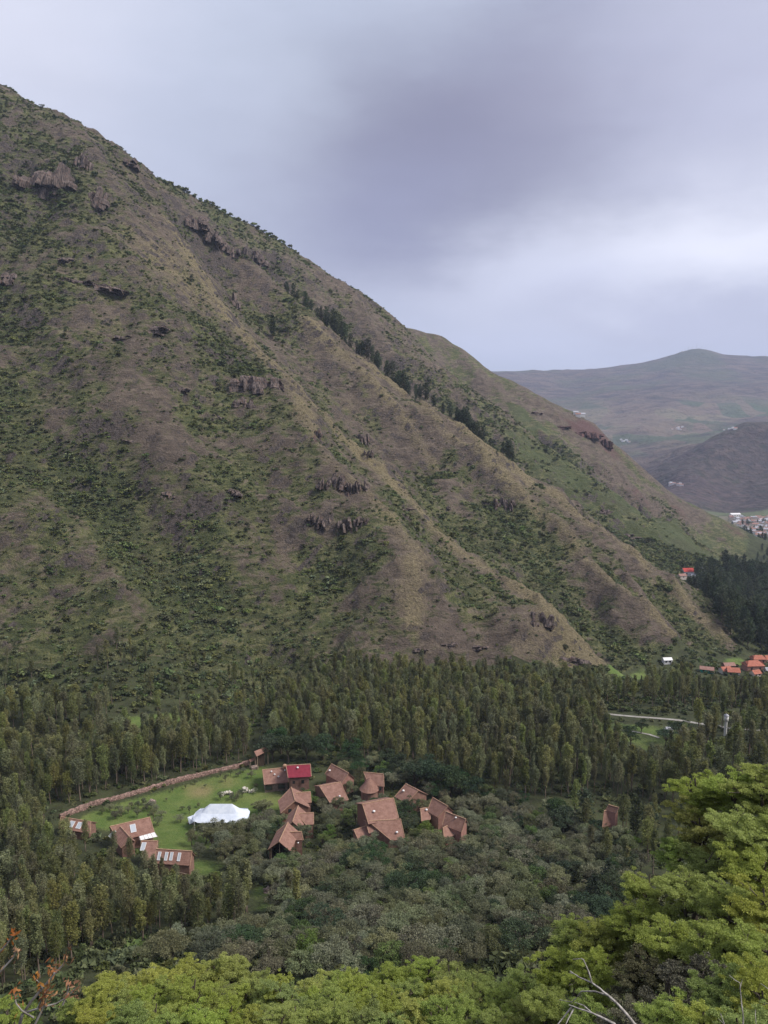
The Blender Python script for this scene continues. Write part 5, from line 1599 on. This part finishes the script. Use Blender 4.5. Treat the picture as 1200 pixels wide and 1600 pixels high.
# ---------------------------------------------------------------- pepper trees and other round crowns about the hotel
m1 = fill([(300, 1372), (420, 1348), (440, 1342), (560, 1328), (640, 1322), (740, 1322), (800, 1290), (860, 1282), (930, 1300), (1000, 1330), (1010, 1400), (960, 1440), (880, 1490), (700, 1530), (520, 1540), (380, 1530), (200, 1510), (330, 1482), (418, 1466), (420, 1432), (400, 1400)], 4.3, 3.6, 7.0, 2.2, seed=21, jitter=.7)
m2 = fill([(495, 1222), (560, 1200), (660, 1200), (760, 1240), (860, 1270), (800, 1300), (740, 1318), (640, 1310), (560, 1318), (500, 1330), (450, 1345), (400, 1330), (410, 1290), (440, 1262), (492, 1250)], 5.0, 4, 6.5, 2.2, seed=22)
m3 = [(*hit(u, v)[:2], h) for (u, v, h) in [(400, 1300, 6), (410, 1278, 5.5), (318, 1310, 5.5), (335, 1318, 6), (352, 1312, 5.2), (370, 1318, 6), (388, 1312, 6), (405, 1320, 6.5), (420, 1305, 6), (300, 1322, 4.6), (345, 1338, 6.5), (365, 1342, 6), (395, 1345, 6), (418, 1338, 5.5), (425, 1285, 5), (310, 1340, 5),
        (172, 1268, 2.4), (186, 1270, 2.8), (206, 1262, 2.2), (216, 1264, 2.6), (225, 1258, 2.2), (236, 1264, 3), (244, 1270, 2.6), (252, 1276, 2.4), (160, 1272, 2.2), (240, 1283, 4), (270, 1238, 1.8), (290, 1233, 1.6), (305, 1226, 1.8), (345, 1214, 2), (360, 1212, 2.4), (380, 1207, 2), (400, 1232, 2), (362, 1250, 2.2), (370, 1252, 2.4), (400, 1240, 2), (310, 1262, 1.6), (296, 1272, 2.6), (285, 1266, 1.6),
        (408, 1262, 3), (415, 1268, 3.6), (404, 1272, 4), (330, 1328, 6.5), (322, 1318, 5.5), (355, 1352, 6.5), (372, 1360, 5.5), (385, 1330, 6), (350, 1300, 3.8), (362, 1302, 4), (388, 1302, 4.5), (340, 1298, 3), (345, 1250, 2.6), (378, 1246, 3.4), (372, 1248, 2.6), (352, 1222, 2.4), (320, 1232, 1.6),
                                                 (392, 1216, 2.5), (372, 1214, 2.0), (282, 1285, 2.6), (248, 1290, 3.2), (215, 1278, 3), (190, 1276, 2.8), (230, 1268, 2.5), (200, 1272, 2.6), (180, 1280, 3), (260, 1252, 1.2), (438, 1292, 4.5), (500, 1300, 6), (520, 1290, 6), (505, 1268, 5), (528, 1272, 5.5), (640, 1275, 5.5), (648, 1290, 4.5)]]
dk = [(*hit(u, v)[:2], h) for (u, v, h) in [(425, 1190, 10), (450, 1192, 11), (480, 1192, 11.5), (440, 1178, 12), (505, 1188, 10), (545, 1195, 10), (650, 1235, 10), (680, 1240, 11), (705, 1245, 10.5), (665, 1228, 11), (720, 1240, 9), (870, 1290, 9), (600, 1205, 8), (620, 1215, 9), (740, 1250, 8), (880, 1300, 8)]]
mall = sorted([(-h / math.hypot(y, 118), x, y, h) for lst in (m1, m2) for (x, y, h) in lst if all((x - a) ** 2 + (y - b_) ** 2 > rr * rr for a, b_, rr in HARD)])
mall = [q for q in mall if to_px(q[1], q[2], float(ground_h(q[1], q[2])) + 5)[1] < 1560]
m1 = [q[1:] for q in mall[:285]]; mr = np.array([q[1:] for q in mall[285:]] or [(0, 0, 0)])
if len(mall) > 285:
    scatter('scrub_wood', MOLLE[:5] + DRYT[:1] + DARKS[:1] + FRESHT[:1], np.stack([mr[:, 0], mr[:, 1], ground_h(mr[:, 0], mr[:, 1])], 1), mr[:, 2] / 6.5, RNG.uniform(.95, 1.25, len(mr)), None, 'scrub wood', 'smaller grey-green scrub trees massed below and around the tiled houses')
for lst, kd, cat_l in [(m1, None, 0), (m3, MOLLE, 1), (dk, DARKT, 2)]:
    for (x, y, h) in lst:
        wd_ = random.uniform(.85, 1.3)
        pick_ = fbm(np.array([x / 14.0]), np.array([y / 14.0]), 2, 88)[0] + random.uniform(-.5, .5)
        if cat_l == 0:
            kd, hue_ = (DARKS, 'dark green') if pick_ > .52 else (FRESHT, 'fresh green') if pick_ > .36 else (DRYT, 'dry brownish') if pick_ < -.42 else (MOLLE, 'grey-green')
        if cat_l == 0 and any((x - a) ** 2 + (y - b_) ** 2 < rr * rr for a, b_, rr in HARD):
            continue
        if cat_l == 0:
            lab = size_word(h, (4.6, 5.3, 6, 6.8), wd_) + ' ' + hue_ + ' round-crowned tree ' + near_what(x, y, '')
            grp = hue_ + ' trees ' + near_what(x, y, ''); nme = 'pepper_tree'
        elif cat_l == 1:
            lab = ('low bushy ' if h < 3.5 else 'rounded ') + 'garden tree %s' % near_what(x, y, ''); grp = 'garden trees ' + near_what(x, y, ''); nme = 'garden_tree'
        else:
            lab = 'dense dark green broadleaf tree ' + near_what(x, y, ''); grp = 'dark broadleaf trees ' + near_what(x, y, ''); nme = 'broadleaf_tree'
        plant(kd, nme, lab, 'tree', grp, x, y, h * (.95 if cat_l else 1.0), wide=wd_)

for (u, v, h, lab) in [(108, 1322, 8.5, 'eucalyptus rising against the left half of the half-hidden skylit house'), (134, 1330, 9, 'eucalyptus rising against the right half of the half-hidden skylit house'), (178, 1346, 8.5, 'eucalyptus at the left gable of the canopy house'), (203, 1356, 8.5, 'eucalyptus before the cross gable of the canopy house'),
                       (228, 1376, 8, 'eucalyptus before the short linking roof'), (252, 1386, 7.5, 'eucalyptus at the left end of the four-skylight house'), (278, 1392, 7, 'eucalyptus before the four-skylight house, right of its middle')]:
    p = hit(u, v); plant(EUCS, 'eucalyptus_tree', lab, 'tree', 'eucalyptus trees against the left-hand houses', p[0], p[1], h, wide=1.1)
for k_, (u, v, h) in enumerate([(985, 1168, 8), (1040, 1166, 7), (1002, 1146, 6), (1062, 1158, 8)]):
    p = hit(u, v); plant(DARKS, 'field_tree', ['dark round tree at the left end of', 'small dark tree in front of', 'dark round tree alone in the middle of', 'dark round tree at the right end of'][k_] + ' the roadside field', 'tree', None, p[0], p[1], h)
for (u, v, h, lab) in [(466, 1440, 12, 'slim tall tree rising from the scrub below the open-ended gabled house'), (452, 1425, 10, 'shorter slim tree left of the tall slim one in the scrub'), (925, 1425, 9, 'dark olive tree standing before the bright right-hand bank'), (900, 1400, 8, 'dark olive tree left of the one before the right-hand bank'), (950, 1400, 9, 'dark olive tree right of the one before the bank'), (985, 1390, 9, 'dark olive tree nearest the bright bank'),
                       (915, 1300, 13, 'broad dark tree just left of the lone wood cottage'), (993, 1310, 13, 'dark tree just right of the lone wood cottage'), (1015, 1320, 12, 'second dark tree right of the lone wood cottage')]:
    p = hit(u, v); plant(EUCS if h > 9.5 and u < 900 else EUCD, 'scrub_tree', lab, 'tree', None, p[0], p[1], h, wide=1.0 if u < 900 else 1.15)

# ---------------------------------------------------------------- shrubs on the mountain
def shrub_points(n, xr, yr, seed, cond):
    r = np.random.default_rng(seed)
    x = r.uniform(*xr, n); y = r.uniform(*yr, n)
    m = cond(x, y, r.uniform(0, 1, n)); return x[m], y[m]


MP = MOUNT_POLY
def g_at(x, y): return bil(GX, GY, GR, x, y)
def h_at(x, y): return bil(GX, GY, HILL, x, y)
def tier(x, y):
    z = ground_h(x, y)
    return .5 + .5 * np.sin(z / 6.0 * 2 * np.pi + 4 * fbm(x / 60, y / 60, 2, 61))
sw_at = lambda x, y: (y > 840) & (g_at(x, y) > .6)
d_at = lambda x, y: np.where(sw_at(x, y), .01, np.clip((g_at(x, y) - .12) * 1.3, 0.07, 1) ** 1.1)
sx, sy = shrub_points(620000, (-470, 450), (325, 1180), 5, lambda x, y, q: (inside(MP, x, y) | (y > 318) & (x < 115) & (y < 420)) & (q < .50 * d_at(x, y) * (.40 + .60 * (fbm(x / 9, y / 9, 2, 62) > -.1)) * (.6 + .5 * tier(x, y))))
sz = ground_h(sx, sy)
su, sv2 = to_px(sx, sy, sz)
inv = (su > -60) & (su < 1260); sx, sy, sz = sx[inv], sy[inv], sz[inv]
ss = RNG.uniform(.6, 1.6, len(sx)) * (.75 + .75 * g_at(sx, sy)) * np.interp(sy, [350, 1000], [.9, 1.35])
big = RNG.uniform(0, 1, len(sx)) < .05; ss[big] *= 1.9; ss[RNG.uniform(0, 1, len(sx)) < .3] *= .7
print('hillside shrubs', len(sx))
# the largest isolated ones are things of their own
sc_px = ss * 2 / np.hypot(sy, sz)
order = np.argsort(-sc_px * (1.25 - g_at(sx, sy)) * ((sy > 340)))
chosen = order[:240]; rest = order[240:]
def hill_place(x, y):
    u, v = to_px(x, y, float(ground_h(x, y)))
    marks = [(75, 280, 'the tall cleft crag'), (150, 318, 'the small grey crag'), (150, 446, 'the reddish broken outcrop'), (365, 475, 'the pale pinnacle'), (405, 600, 'the overhanging cliff'), (490, 688, 'the twin stone pillars'), (537, 765, 'the red columnar cliff'),
             (530, 820, 'the lower cliff band'), (265, 775, 'the small brown outcrop'), (788, 790, 'the dark notch rock'), (850, 970, 'the rock face on the spur nose'), (330, 370, 'the ragged rock rib'), (15, 440, 'the outcrop at the frame edge'), (925, 1030, 'the rubble at the spur tip'),
             (427, 510, 'the lone columnar tree'), (230, 1000, 'the valley grove'), (950, 840, 'the grey scree shoulder'), (690, 1000, 'the bare foot of the near spur'), (210, 600, 'the bare purple slope'), (60, 700, 'the green hollow')]
    d = [((u - a) ** 2 + (v - b_) ** 2, nm) for a, b_, nm in marks]; dd, nm = min(d); m_ = [q for q in marks if q[2] == nm][0]
    side = 'above' if v < m_[1] - abs(u - m_[0]) else 'below' if v > m_[1] + abs(u - m_[0]) else ('left of' if u < m_[0] else 'right of')
    return ('just ' if dd < 45 ** 2 else 'far ' if dd > 130 ** 2 else '') + side + ' ' + nm
for i in chosen:
    hp = hill_place(sx[i], sy[i])
    plant(SHRUBS, 'hillside_shrub', size_word(float(ss[i]), (1.9, 2.3, 2.7, 3.1)).replace('tall', 'large').replace('towering', 'largest-sized').replace('mid-height', 'medium') + ' dark green shrub ' + hp, 'shrub', 'hillside shrubs ' + hp, float(sx[i]), float(sy[i]), float(ss[i]))
scatter('hillside_scrub', SHRUBS, np.stack([sx, sy, sz - .1], 1)[rest], ss[rest] * .9, RNG.uniform(1.0, 1.45, len(rest)), None, 'scrub', 'dark green scrub dotted in tiers over the mountainside')

# undergrowth on the valley floor and on this side's slope
ux, uy = shrub_points(42000, (-260, 420), (28, 700), 6, lambda x, y, q: (~inside(MP, x, y)) & (~inside(LAWN_CORE, x, y)) & (q < np.interp(y, [28, 120, 700], [1, .8, .35])) & (np.abs(x) < 40 + .62 * y) & (bil(GX, GY, LAWN, x, y) < .2) & (seg_dist(x, y, ROADS[0]) > 3.5) & (seg_dist(x, y, ROADS[1]) > 2.5))
uz = ground_h(ux, uy)
usz = RNG.uniform(.6, 1.7, len(ux)) * np.interp(uy, [40, 130, 160, 300, 330], [1.5, 1.5, 1.0, 1.0, 1.6])
ok = np.array([all((a - p[0]) ** 2 + (b_ - p[1]) ** 2 > p[2] ** 2 for p in HARD) for a, b_ in zip(ux, uy)], bool)
scatter('undergrowth', BRUSH, np.stack([ux, uy, uz - .1], 1)[ok], usz[ok], RNG.uniform(.9, 1.5, int(ok.sum())), None, 'undergrowth', 'tangled green undergrowth on the valley floor between the trees')
# mixed trees and hedges farther down the valley
vx, vy = shrub_points(2600, (380, 1000), (820, 1700), 8, lambda x, y, q: (~inside(MP, x, y)) & (q < .55) & (x < 30 + .56 * y) & (fbm(x / 60, y / 45, 3, 71) > -.1))
scatter('valley_trees_far', EUCD + DARKT, np.stack([vx, vy, ground_h(vx, vy)], 1), RNG.uniform(.45, 1.1, len(vx)), RNG.uniform(1, 1.4, len(vx)), None, 'wood', 'hedges and scattered trees far down the valley floor')

# ---------------------------------------------------------------- named trees on the spurs
p = hit(427, 528); plant(EUCD[1], 'columnar_tree', 'lone dark columnar tree standing on the near spur', 'tree', None, p[0], p[1] - 1, 24, wide=1.15)
for (u, v, h) in [(66, 172, 5.5)]:
    p = hit(u, v); plant(MOLLE[0], 'crest_tree', 'solitary small tree on the skyline near the mountain top', 'tree', None, p[0], p[1], h)
def crest_pt(line3, u):
    us = [to_px(*q)[0] for q in line3]
    for a, b_, ua, ub in zip(line3[:-1], line3[1:], us[:-1], us[1:]):
        if ua <= u <= ub:
            f = (u - ua) / (ub - ua); return tuple(a[i] + (b_[i] - a[i]) * f for i in range(3))
    return line3[-1]
k = 0
for (u, hh, dy) in [(448, 17, 14), (456, 18, 12), (464, 17, 16), (474, 18, 14), (486, 19, 15), (494, 18, 18), (503, 20, 14), (512, 26, 14), (520, 28, 12), (527, 30, 16), (534, 28, 12), (541, 27, 15), (549, 22, 13), (557, 20, 16), (566, 22, 12), (574, 24, 15), (583, 22, 13), (592, 20, 16), (602, 24, 13), (612, 28, 14), (620, 31, 12),
                (628, 30, 15), (637, 24, 13), (648, 22, 15), (657, 20, 12), (668, 22, 14), (680, 18, 14), (690, 17, 12), (702, 20, 14), (712, 22, 12), (720, 24, 15), (729, 27, 12), (737, 26, 14), (746, 24, 13), (755, 21, 15), (765, 17, 12), (786, 14, 10), (794, 21, 12), (801, 15, 14)]:
    q = crest_pt(B3, u); x, y = q[0] * (1 + dy / q[1]) + random.uniform(-2, 2), q[1] + dy
    plant(EUCD, 'ridge_eucalyptus', ('tall' if hh > 25 else 'mid-height' if hh > 19 else 'low') + ' dark eucalyptus in the tree row behind the middle ridge, ' + ('upper end' if u < 500 else 'tall upper clump' if u < 560 else 'central stretch' if u < 640 else 'lower middle' if u < 720 else 'lower clump' if u < 780 else 'last three at the bottom'), 'tree',
          'eucalyptus row behind the middle ridge', x, y, hh * random.uniform(.68, .95), wide=random.uniform(.85, 1.35))
    if random.random() < .4:
        x2, y2 = x + random.uniform(-9, 9), y + random.uniform(2, 12)
        plant(EUCD, 'ridge_eucalyptus', ('taller' if hh > 23 else 'shorter') + ' eucalyptus set back behind the front trees of the middle ridge row, ' + ('upper end' if u < 510 else 'upper middle' if u < 580 else 'centre' if u < 650 else 'lower middle' if u < 730 else 'lower end'), 'tree', 'set-back trees of the middle ridge row', x2, y2, hh * random.uniform(.7, .9), wide=random.uniform(1.1, 1.6))
for i, u in enumerate(list(range(252, 470, 9))):
    q = crest_pt(C3, u + random.uniform(-3, 3)); plant(SHRUBS, 'skyline_bush', 'dark bush on the mountain skyline ' + ('beside the upper rocks' if u < 320 else 'along the middle of the crest' if u < 400 else 'where the crest steepens'), 'shrub', 'bushes along the mountain skyline', q[0], q[1] - 2, random.uniform(3, 6.5))
# ---------------------------------------------------------------- foreground trees on this side's slope
def branchy(H, R, n_leaf, size, leafm, seed, stem=.16, nb=9, lean=(0, 0)):
    """small tree seen close: forking grey limbs and layered sprays of young leaves"""
    global RNG
    RNG = np.random.default_rng(seed)
    tr = []; ends = []
    nst = int(RNG.integers(2, 4))
    for s_ in range(nst):
        th = s_ * 6.28 / nst + RNG.uniform(-.5, .5)
        tip = np.array([math.cos(th) * R * .35 + lean[0], math.sin(th) * R * .35 + lean[1], H * RNG.uniform(.55, .7)])
        main = bent((math.cos(th) * .12, math.sin(th) * .12, -.6), tip, 6, .07)
        tr.append(tube([(math.cos(th) * .12, math.sin(th) * .12, -9), (math.cos(th) * .12, math.sin(th) * .12, -.6)], [stem * 1.15, stem], 6))
        tr.append(tube(main, np.linspace(stem, stem * .45, 6), 6))
        for b_ in range(nb):
            f = RNG.uniform(.35, 1.0); i0 = main[min(5, int(f * 5))]
            d = rand_dirs(1)[0]; d[2] = abs(d[2]) * .75 + .1; d /= np.linalg.norm(d)
            ln = R * RNG.uniform(.45, .95)
            e = i0 + d * ln * [1, 1, .75]; e[2] = min(e[2], H * .97)
            br = bent(i0, e, 4, .12); tr.append(tube(br, [stem * .38, stem * .28, stem * .2, stem * .12], 5))
            for c_ in range(5):
                g = RNG.uniform(.4, 1.0); j0 = br[min(3, int(g * 3))]
                d2 = d + rand_dirs(1)[0] * .9; d2[2] = abs(d2[2]) * .6 + .05; d2 /= np.linalg.norm(d2)
                e2 = j0 + d2 * R * RNG.uniform(.2, .45); e2[2] = min(e2[2], H)
                tr.append(tube(bent(j0, e2, 3, .12), [stem * .13, stem * .09, stem * .05], 4)); ends.append((j0, e2))
    # leaf sprays: flat-topped layered tufts round the twig ends
    m = len(ends); per = int(n_leaf / m)
    pts = []
    for (j0, e2) in ends:
        for k in range(4):
            c_ = j0 + (e2 - j0) * RNG.uniform(.35, 1.08) + RNG.normal(size=3) * [.18, .18, .08] * R / 3
            r_ = R * RNG.uniform(.07, .15)
            d = rand_dirs(per // 4 + 1); d[:, 2] = np.abs(d[:, 2]) * .8 - .15
            pts.append(c_ + d * (RNG.uniform(.2, 1, len(d)) ** .7)[:, None] * [r_, r_, r_ * .55])
    lv = leaves(np.concatenate(pts), size, up=.55, quads=True, aspect=.6)
    return merge(tr), lv


def fg_tree(u, vtop, Y, H_, R_, leafm, lab, seed, n_leaf=46000, size=.125, name='slope_tree', bark=M_BARK, proto=None):
    p = at(u, vtop, Y); gz = float(ground_h(p[0], p[1]))
    H2 = max(p[2] - gz, 1.5)
    key = (leafm.name, seed % 3 if proto is None else proto)
    if key not in FG:
        tr, lv = branchy(6.0, 3.0, n_leaf, size, leafm, 900 + seed * 17)
        FG[key] = (np_mesh('slope_tree_trunk', *tr, bark, smooth=True), np_mesh('slope_tree_crown', *lv, leafm))
    sr = max(.5, min(R_ / 3.0 * .95, (p[2] - gz + 1.5) / 5.4))
    o = thing(name, lab, 'tree', (p[0], p[1], max(p[2] - 6.0 * sr * .9, gz - 1.5)), random.uniform(0, 6.28), 'bright trees on the near slope' if R_ > 2.05 else 'bushes on the near slope')
    part('trunk', FG[key][0], o); part('crown', FG[key][1], o)
    o.scale = (sr, sr, sr * .9)
    return o


FG = {}
spec = [
    # right-hand bank, far to near (crown-top pixel, distance, radius)
    (1100, 1183, 52, 2.6, M_BRIGHT, 'topmost bright tree, its crown overlapping the dark valley wood'), (1160, 1186, 50, 2.9, M_BRIGHT, 'bright tree right of the topmost one'), (1216, 1168, 48, 3.1, M_BRIGHT, 'bright crown running off the right edge at its highest'),
    (1098, 1243, 50, 2.5, M_YELLOW, 'yellowish tree directly under the topmost bright crown'), (1165, 1250, 45, 2.7, M_BRIGHT, 'bright tree with grey twigs showing, second tier by the right edge'), (1216, 1254, 44, 2.7, M_BRIGHT, 'bright tree cut by the right edge in the second tier'),
    (1108, 1302, 46, 2.4, M_MIDG, 'mid green tree in the shaded fold of the right bank'), (1182, 1312, 42, 2.7, M_BRIGHT, 'rounded bright tree by the right edge, third tier'), (1056, 1300, 49, 1.8, M_MIDG, 'small mid green tree at the left of the shaded fold'),
    (1020, 1350, 44, 2.2, M_BRIGHT, 'bright tree jutting left over the dark olive trees'), (1082, 1345, 42, 2.5, M_BRIGHT, 'bright tree right of the one that juts left'), (1150, 1360, 39, 2.5, M_BRIGHT, 'spreading bright tree in the middle of the right bank'), (1214, 1368, 37, 2.5, M_YELLOW, 'yellowish tree at the right edge, mid height'),
    (1000, 1402, 42, 2.1, M_BRIGHT, 'bright tree below the one that juts left'), (905, 1420, 45, 2.0, M_BRIGHT, 'leftmost bright tree of the right bank'), (952, 1422, 43, 2.1, M_YELLOW, 'yellow-tinged tree next to the leftmost bright one'), (1052, 1420, 38, 2.3, M_BRIGHT, 'leafy tree low in the middle of the bank'), (1122, 1430, 35, 2.3, M_MIDG, 'mid green tree low in the bank'), (1192, 1440, 33, 2.3, M_BRIGHT, 'bright tree low at the right edge'),
    (875, 1475, 43, 1.9, M_BRIGHT, 'low bright tree where the bank meets the bottom bushes'), (935, 1472, 40, 2.0, M_BRIGHT, 'low bright tree above the bleached limbs'), (1002, 1478, 36, 2.0, M_TWIGGY, 'grey twiggy bush in the hollow above the bleached limbs'), (1070, 1492, 32, 2.0, M_TWIGGY, 'grey-brown twiggy bush right of the hollow'), (1140, 1502, 29, 1.9, M_MIDG, 'mid green bush near the thin bare stem'), (1204, 1502, 28, 1.9, M_YELLOW, 'yellow-green bush at the right edge near the bottom'),
    (858, 1535, 38, 1.8, M_BRIGHT, 'bright bush left of the bleached limbs'), (920, 1545, 34, 1.6, M_MIDG, 'dim bush under the bleached limbs'), (985, 1545, 31, 1.7, M_TWIGGY, 'bare-looking grey bush behind the long bleached limb'), (1050, 1555, 28, 1.6, M_BRIGHT, 'bright bush left of the thin bare stem'), (1112, 1562, 26, 1.5, M_YELLOW, 'yellow flecked bush behind the short pale stick'), (1178, 1566, 25, 1.5, M_MIDG, 'mossy green bush in the very corner at right'),
    # yellow-green belt along the bottom
    (165, 1512, 52, 1.9, M_YELLOW, 'leftmost yellow-green bush of the bottom row'), (205, 1515, 54, 2.0, M_YELLOW, 'yellow bush beside the leftmost one'), (250, 1505, 50, 2.0, M_YELLOW, 'yellow-green bush left of the tallest yellow one'), (310, 1492, 55, 2.2, M_YELLOW, 'yellow bush leaning on the tallest yellow one'), (348, 1483, 55, 2.6, M_YELLOW, 'tallest yellow-green bush of the bottom row'),
    (395, 1512, 50, 2.0, M_BRIGHT, 'green bush right of the tallest yellow one'), (432, 1530, 48, 2.0, M_YELLOW, 'low yellow bush in the bottom row'), (480, 1512, 52, 2.3, M_YELLOW, 'yellow-topped bush left of the bottom centre'), (545, 1510, 54, 2.2, M_BRIGHT, 'bright bush at the bottom centre'), (610, 1500, 56, 2.3, M_BRIGHT, 'bright bush just right of bottom centre'),
    (665, 1488, 58, 2.0, M_BRIGHT, 'upright bright bush in the bottom row'), (715, 1492, 54, 2.3, M_BRIGHT, 'spreading bright bush right of the upright one'), (768, 1510, 50, 2.3, M_MIDG, 'mid green bush before the right bank'), (820, 1502, 48, 2.3, M_BRIGHT, 'bright bush joining the right bank'),
    (120, 1550, 46, 1.8, M_MIDG, 'small green bush behind the rusty twigs'), (20, 1560, 42, 1.8, M_MIDG, 'green bush in the bottom left corner')]
rf = random.Random(12)
for row, (v0, Y0) in enumerate([(1528, 48), (1560, 43)]):
    for k in range(20):
        u_ = 150 + k * 37 + rf.uniform(-12, 12) + row * 15
        lm_ = rf.choice([M_BRIGHT, M_BRIGHT, M_YELLOW, M_MIDG]); cn_ = {M_BRIGHT.name: 'bright green', M_YELLOW.name: 'yellow-green', M_MIDG.name: 'mid green'}[lm_.name]
        zone_ = 'left of the tallest yellow bush' if u_ < 320 else 'under the tallest yellow bush' if u_ < 380 else 'left of bottom centre' if u_ < 520 else 'at bottom centre' if u_ < 660 else 'right of bottom centre' if u_ < 780 else 'beside the bleached limbs'
        spec.append((u_, v0 + rf.uniform(-10, 10), Y0 + rf.uniform(-2, 2), rf.uniform(1.5, 2.0), lm_, cn_ + (' low bush ' if k % 2 else ' rounded bush ') + ('in the second row, ' if row == 0 else 'on the very bottom edge, ') + zone_))
for i, (u, v, Y, R_, lm, lab) in enumerate(spec):
    fg_tree(u, v, Y, 0, R_, lm, lab, i, name='slope_tree' if R_ > 2.2 else 'slope_bush')

# bleached dead branches, bottom right
def dead_branch(label, base, uvY, subs, name='dead_branch', mat=M_DEAD, r0=.06):
    P0 = [np.array(at(*q)) for q in uvY]
    o = thing(name, label, 'branch', tuple(P0[0]))
    org = P0[0]
    pts = np.array(dens([tuple(p_ - org) for p_ in P0], .12))
    pts += np.random.default_rng(3).normal(size=pts.shape) * .006
    part('limb', np_mesh('limb', *tube(pts, np.linspace(r0, r0 * .25, len(pts)), 7), mat, smooth=True), o)
    for sb in subs:
        Q = [np.array(at(*q)) - org for q in sb]
        q_ = np.array(dens([tuple(x) for x in Q], .12))
        part('twig', np_mesh('twig', *tube(q_, np.linspace(r0 * .5, r0 * .15, len(q_)), 5), mat, smooth=True), o)
    return o
dead_branch('long bleached dead limb rising from the bottom edge among the right-hand bushes', None, [(1010, 1625, 20), (985, 1592, 20.2), (962, 1566, 20.5), (938, 1545, 20.8), (925, 1536, 21), (905, 1527, 21.2), (891, 1517, 21.4)],
            [[(925, 1536, 21), (920, 1518, 21.1), (912, 1500, 21.3), (909, 1498, 21.4), (895, 1499, 21.5)], [(948, 1555, 20.7), (930, 1549, 20.9), (908, 1549, 21.2), (900, 1560, 21.3), (893, 1566, 21.4), (874, 1562, 21.7)], [(905, 1527, 21.2), (898, 1522, 21.5), (890, 1520, 21.6)]], r0=.055)
dead_branch('forked bleached dead limb lowest beside the long one', None, [(990, 1640, 18), (960, 1600, 18.3), (925, 1583, 18.6), (905, 1576, 18.8), (889, 1570, 19)],
            [[(893, 1574, 19), (880, 1590, 19), (868, 1605, 18.8), (855, 1625, 18.5)], [(925, 1583, 18.6), (912, 1571, 18.8), (898, 1566, 19)], [(896, 1577, 18.9), (888, 1592, 18.7), (880, 1610, 18.5)]], r0=.05)
dead_branch('thin bare dead stem standing apart in the bottom right corner', None, [(1163, 1640, 17), (1161, 1590, 17.2), (1158, 1560, 17.4), (1156, 1536, 17.5), (1149, 1531, 17.6), (1140, 1524, 17.7)], [[(1156, 1545, 17.5), (1160, 1530, 17.6)]], r0=.028)
dead_branch('short pale stick poking up at the bottom, left of the thin bare stem', None, [(1140, 1630, 17), (1130, 1598, 17.2), (1126, 1583, 17.4)], [[(1131, 1600, 17.2), (1122, 1591, 17.3)]], r0=.024)
dead_branch('pale twig at the right edge of the bottom corner', None, [(1182, 1630, 17), (1181, 1595, 17.2), (1180, 1577, 17.4)], [[(1200, 1545, 17.4), (1188, 1536, 17.5)]], r0=.02)

# rust-budded twigs, bottom left, close to the camera
def bud_twig(label, uvs, subs, Y0):
    org = np.array(at(*uvs[0]))
    o = thing('budding_twig', label, 'branch', tuple(org), 0, 'rust-budded twigs')
    lines = [uvs] + subs; rr_ = np.random.default_rng(int(uvs[0][0]) + 200)
    for i, ln in enumerate(lines):
        q_ = np.array(dens([tuple(np.array(at(*q)) - org) for q in ln], .03)); r0 = (.016 if i == 0 else .009)
        part('limb' if i == 0 else 'twig', np_mesh('twig', *tube(q_, np.linspace(r0, r0 * .4, len(q_)), 6), M_DEAD, smooth=True), o)
        # clusters of leathery rust leaves along the outer part
        cen = []
        n0 = int(len(q_) * (.45 if i == 0 else .35))
        for p_ in q_[n0:]:
            for _ in range(1):
                cen.append(p_ + rr_.normal(size=3) * [.02, .02, .03])
        for _ in range(11):
            cen.append(q_[-1] + rr_.normal(size=3) * [.02, .02, .032])
        v_, f_ = leaves(np.array(cen), .052, quads=True, aspect=.38)
        part('leaf_tuft', np_mesh('leaf_tuft', v_, f_, M_RUST), o)
bud_twig('pale twig with rust-coloured buds at the left edge, uppermost of the corner', [(-40, 1530, 6.2), (-10, 1500, 6.2), (0, 1487, 6.2), (10, 1476, 6.2), (20, 1462, 6.2), (23, 1457, 6.2)], [], 6)
bud_twig('pale twig with rust-coloured buds at the left edge, second from the top', [(-40, 1570, 6.0), (-5, 1524, 6.0), (8, 1510, 6.0), (20, 1497, 6.0), (26, 1484, 6.0)], [], 6)
bud_twig('large forked twig with many rust-orange buds in the bottom left corner', [(20, 1640, 5.6), (35, 1585, 5.6), (50, 1563, 5.6), (66, 1545, 5.6), (85, 1522, 5.6), (98, 1508, 5.6), (104, 1497, 5.6)],
         [[(85, 1522, 5.6), (82, 1515, 5.6), (80, 1511, 5.5)], [(66, 1545, 5.6), (58, 1532, 5.5), (54, 1528, 5.5)], [(40, 1582, 5.6), (66, 1574, 5.5), (88, 1568, 5.5), (105, 1558, 5.5), (118, 1544, 5.5)], [(60, 1574, 5.5), (66, 1560, 5.4), (78, 1542, 5.4)],
          [(52, 1590, 5.6), (35, 1580, 5.5), (25, 1568, 5.5), (22, 1545, 5.5)], [(55, 1600, 5.5), (70, 1570, 5.5), (72, 1553, 5.4)], [(98, 1570, 5.5), (106, 1550, 5.5), (107, 1537, 5.5)]], 6)
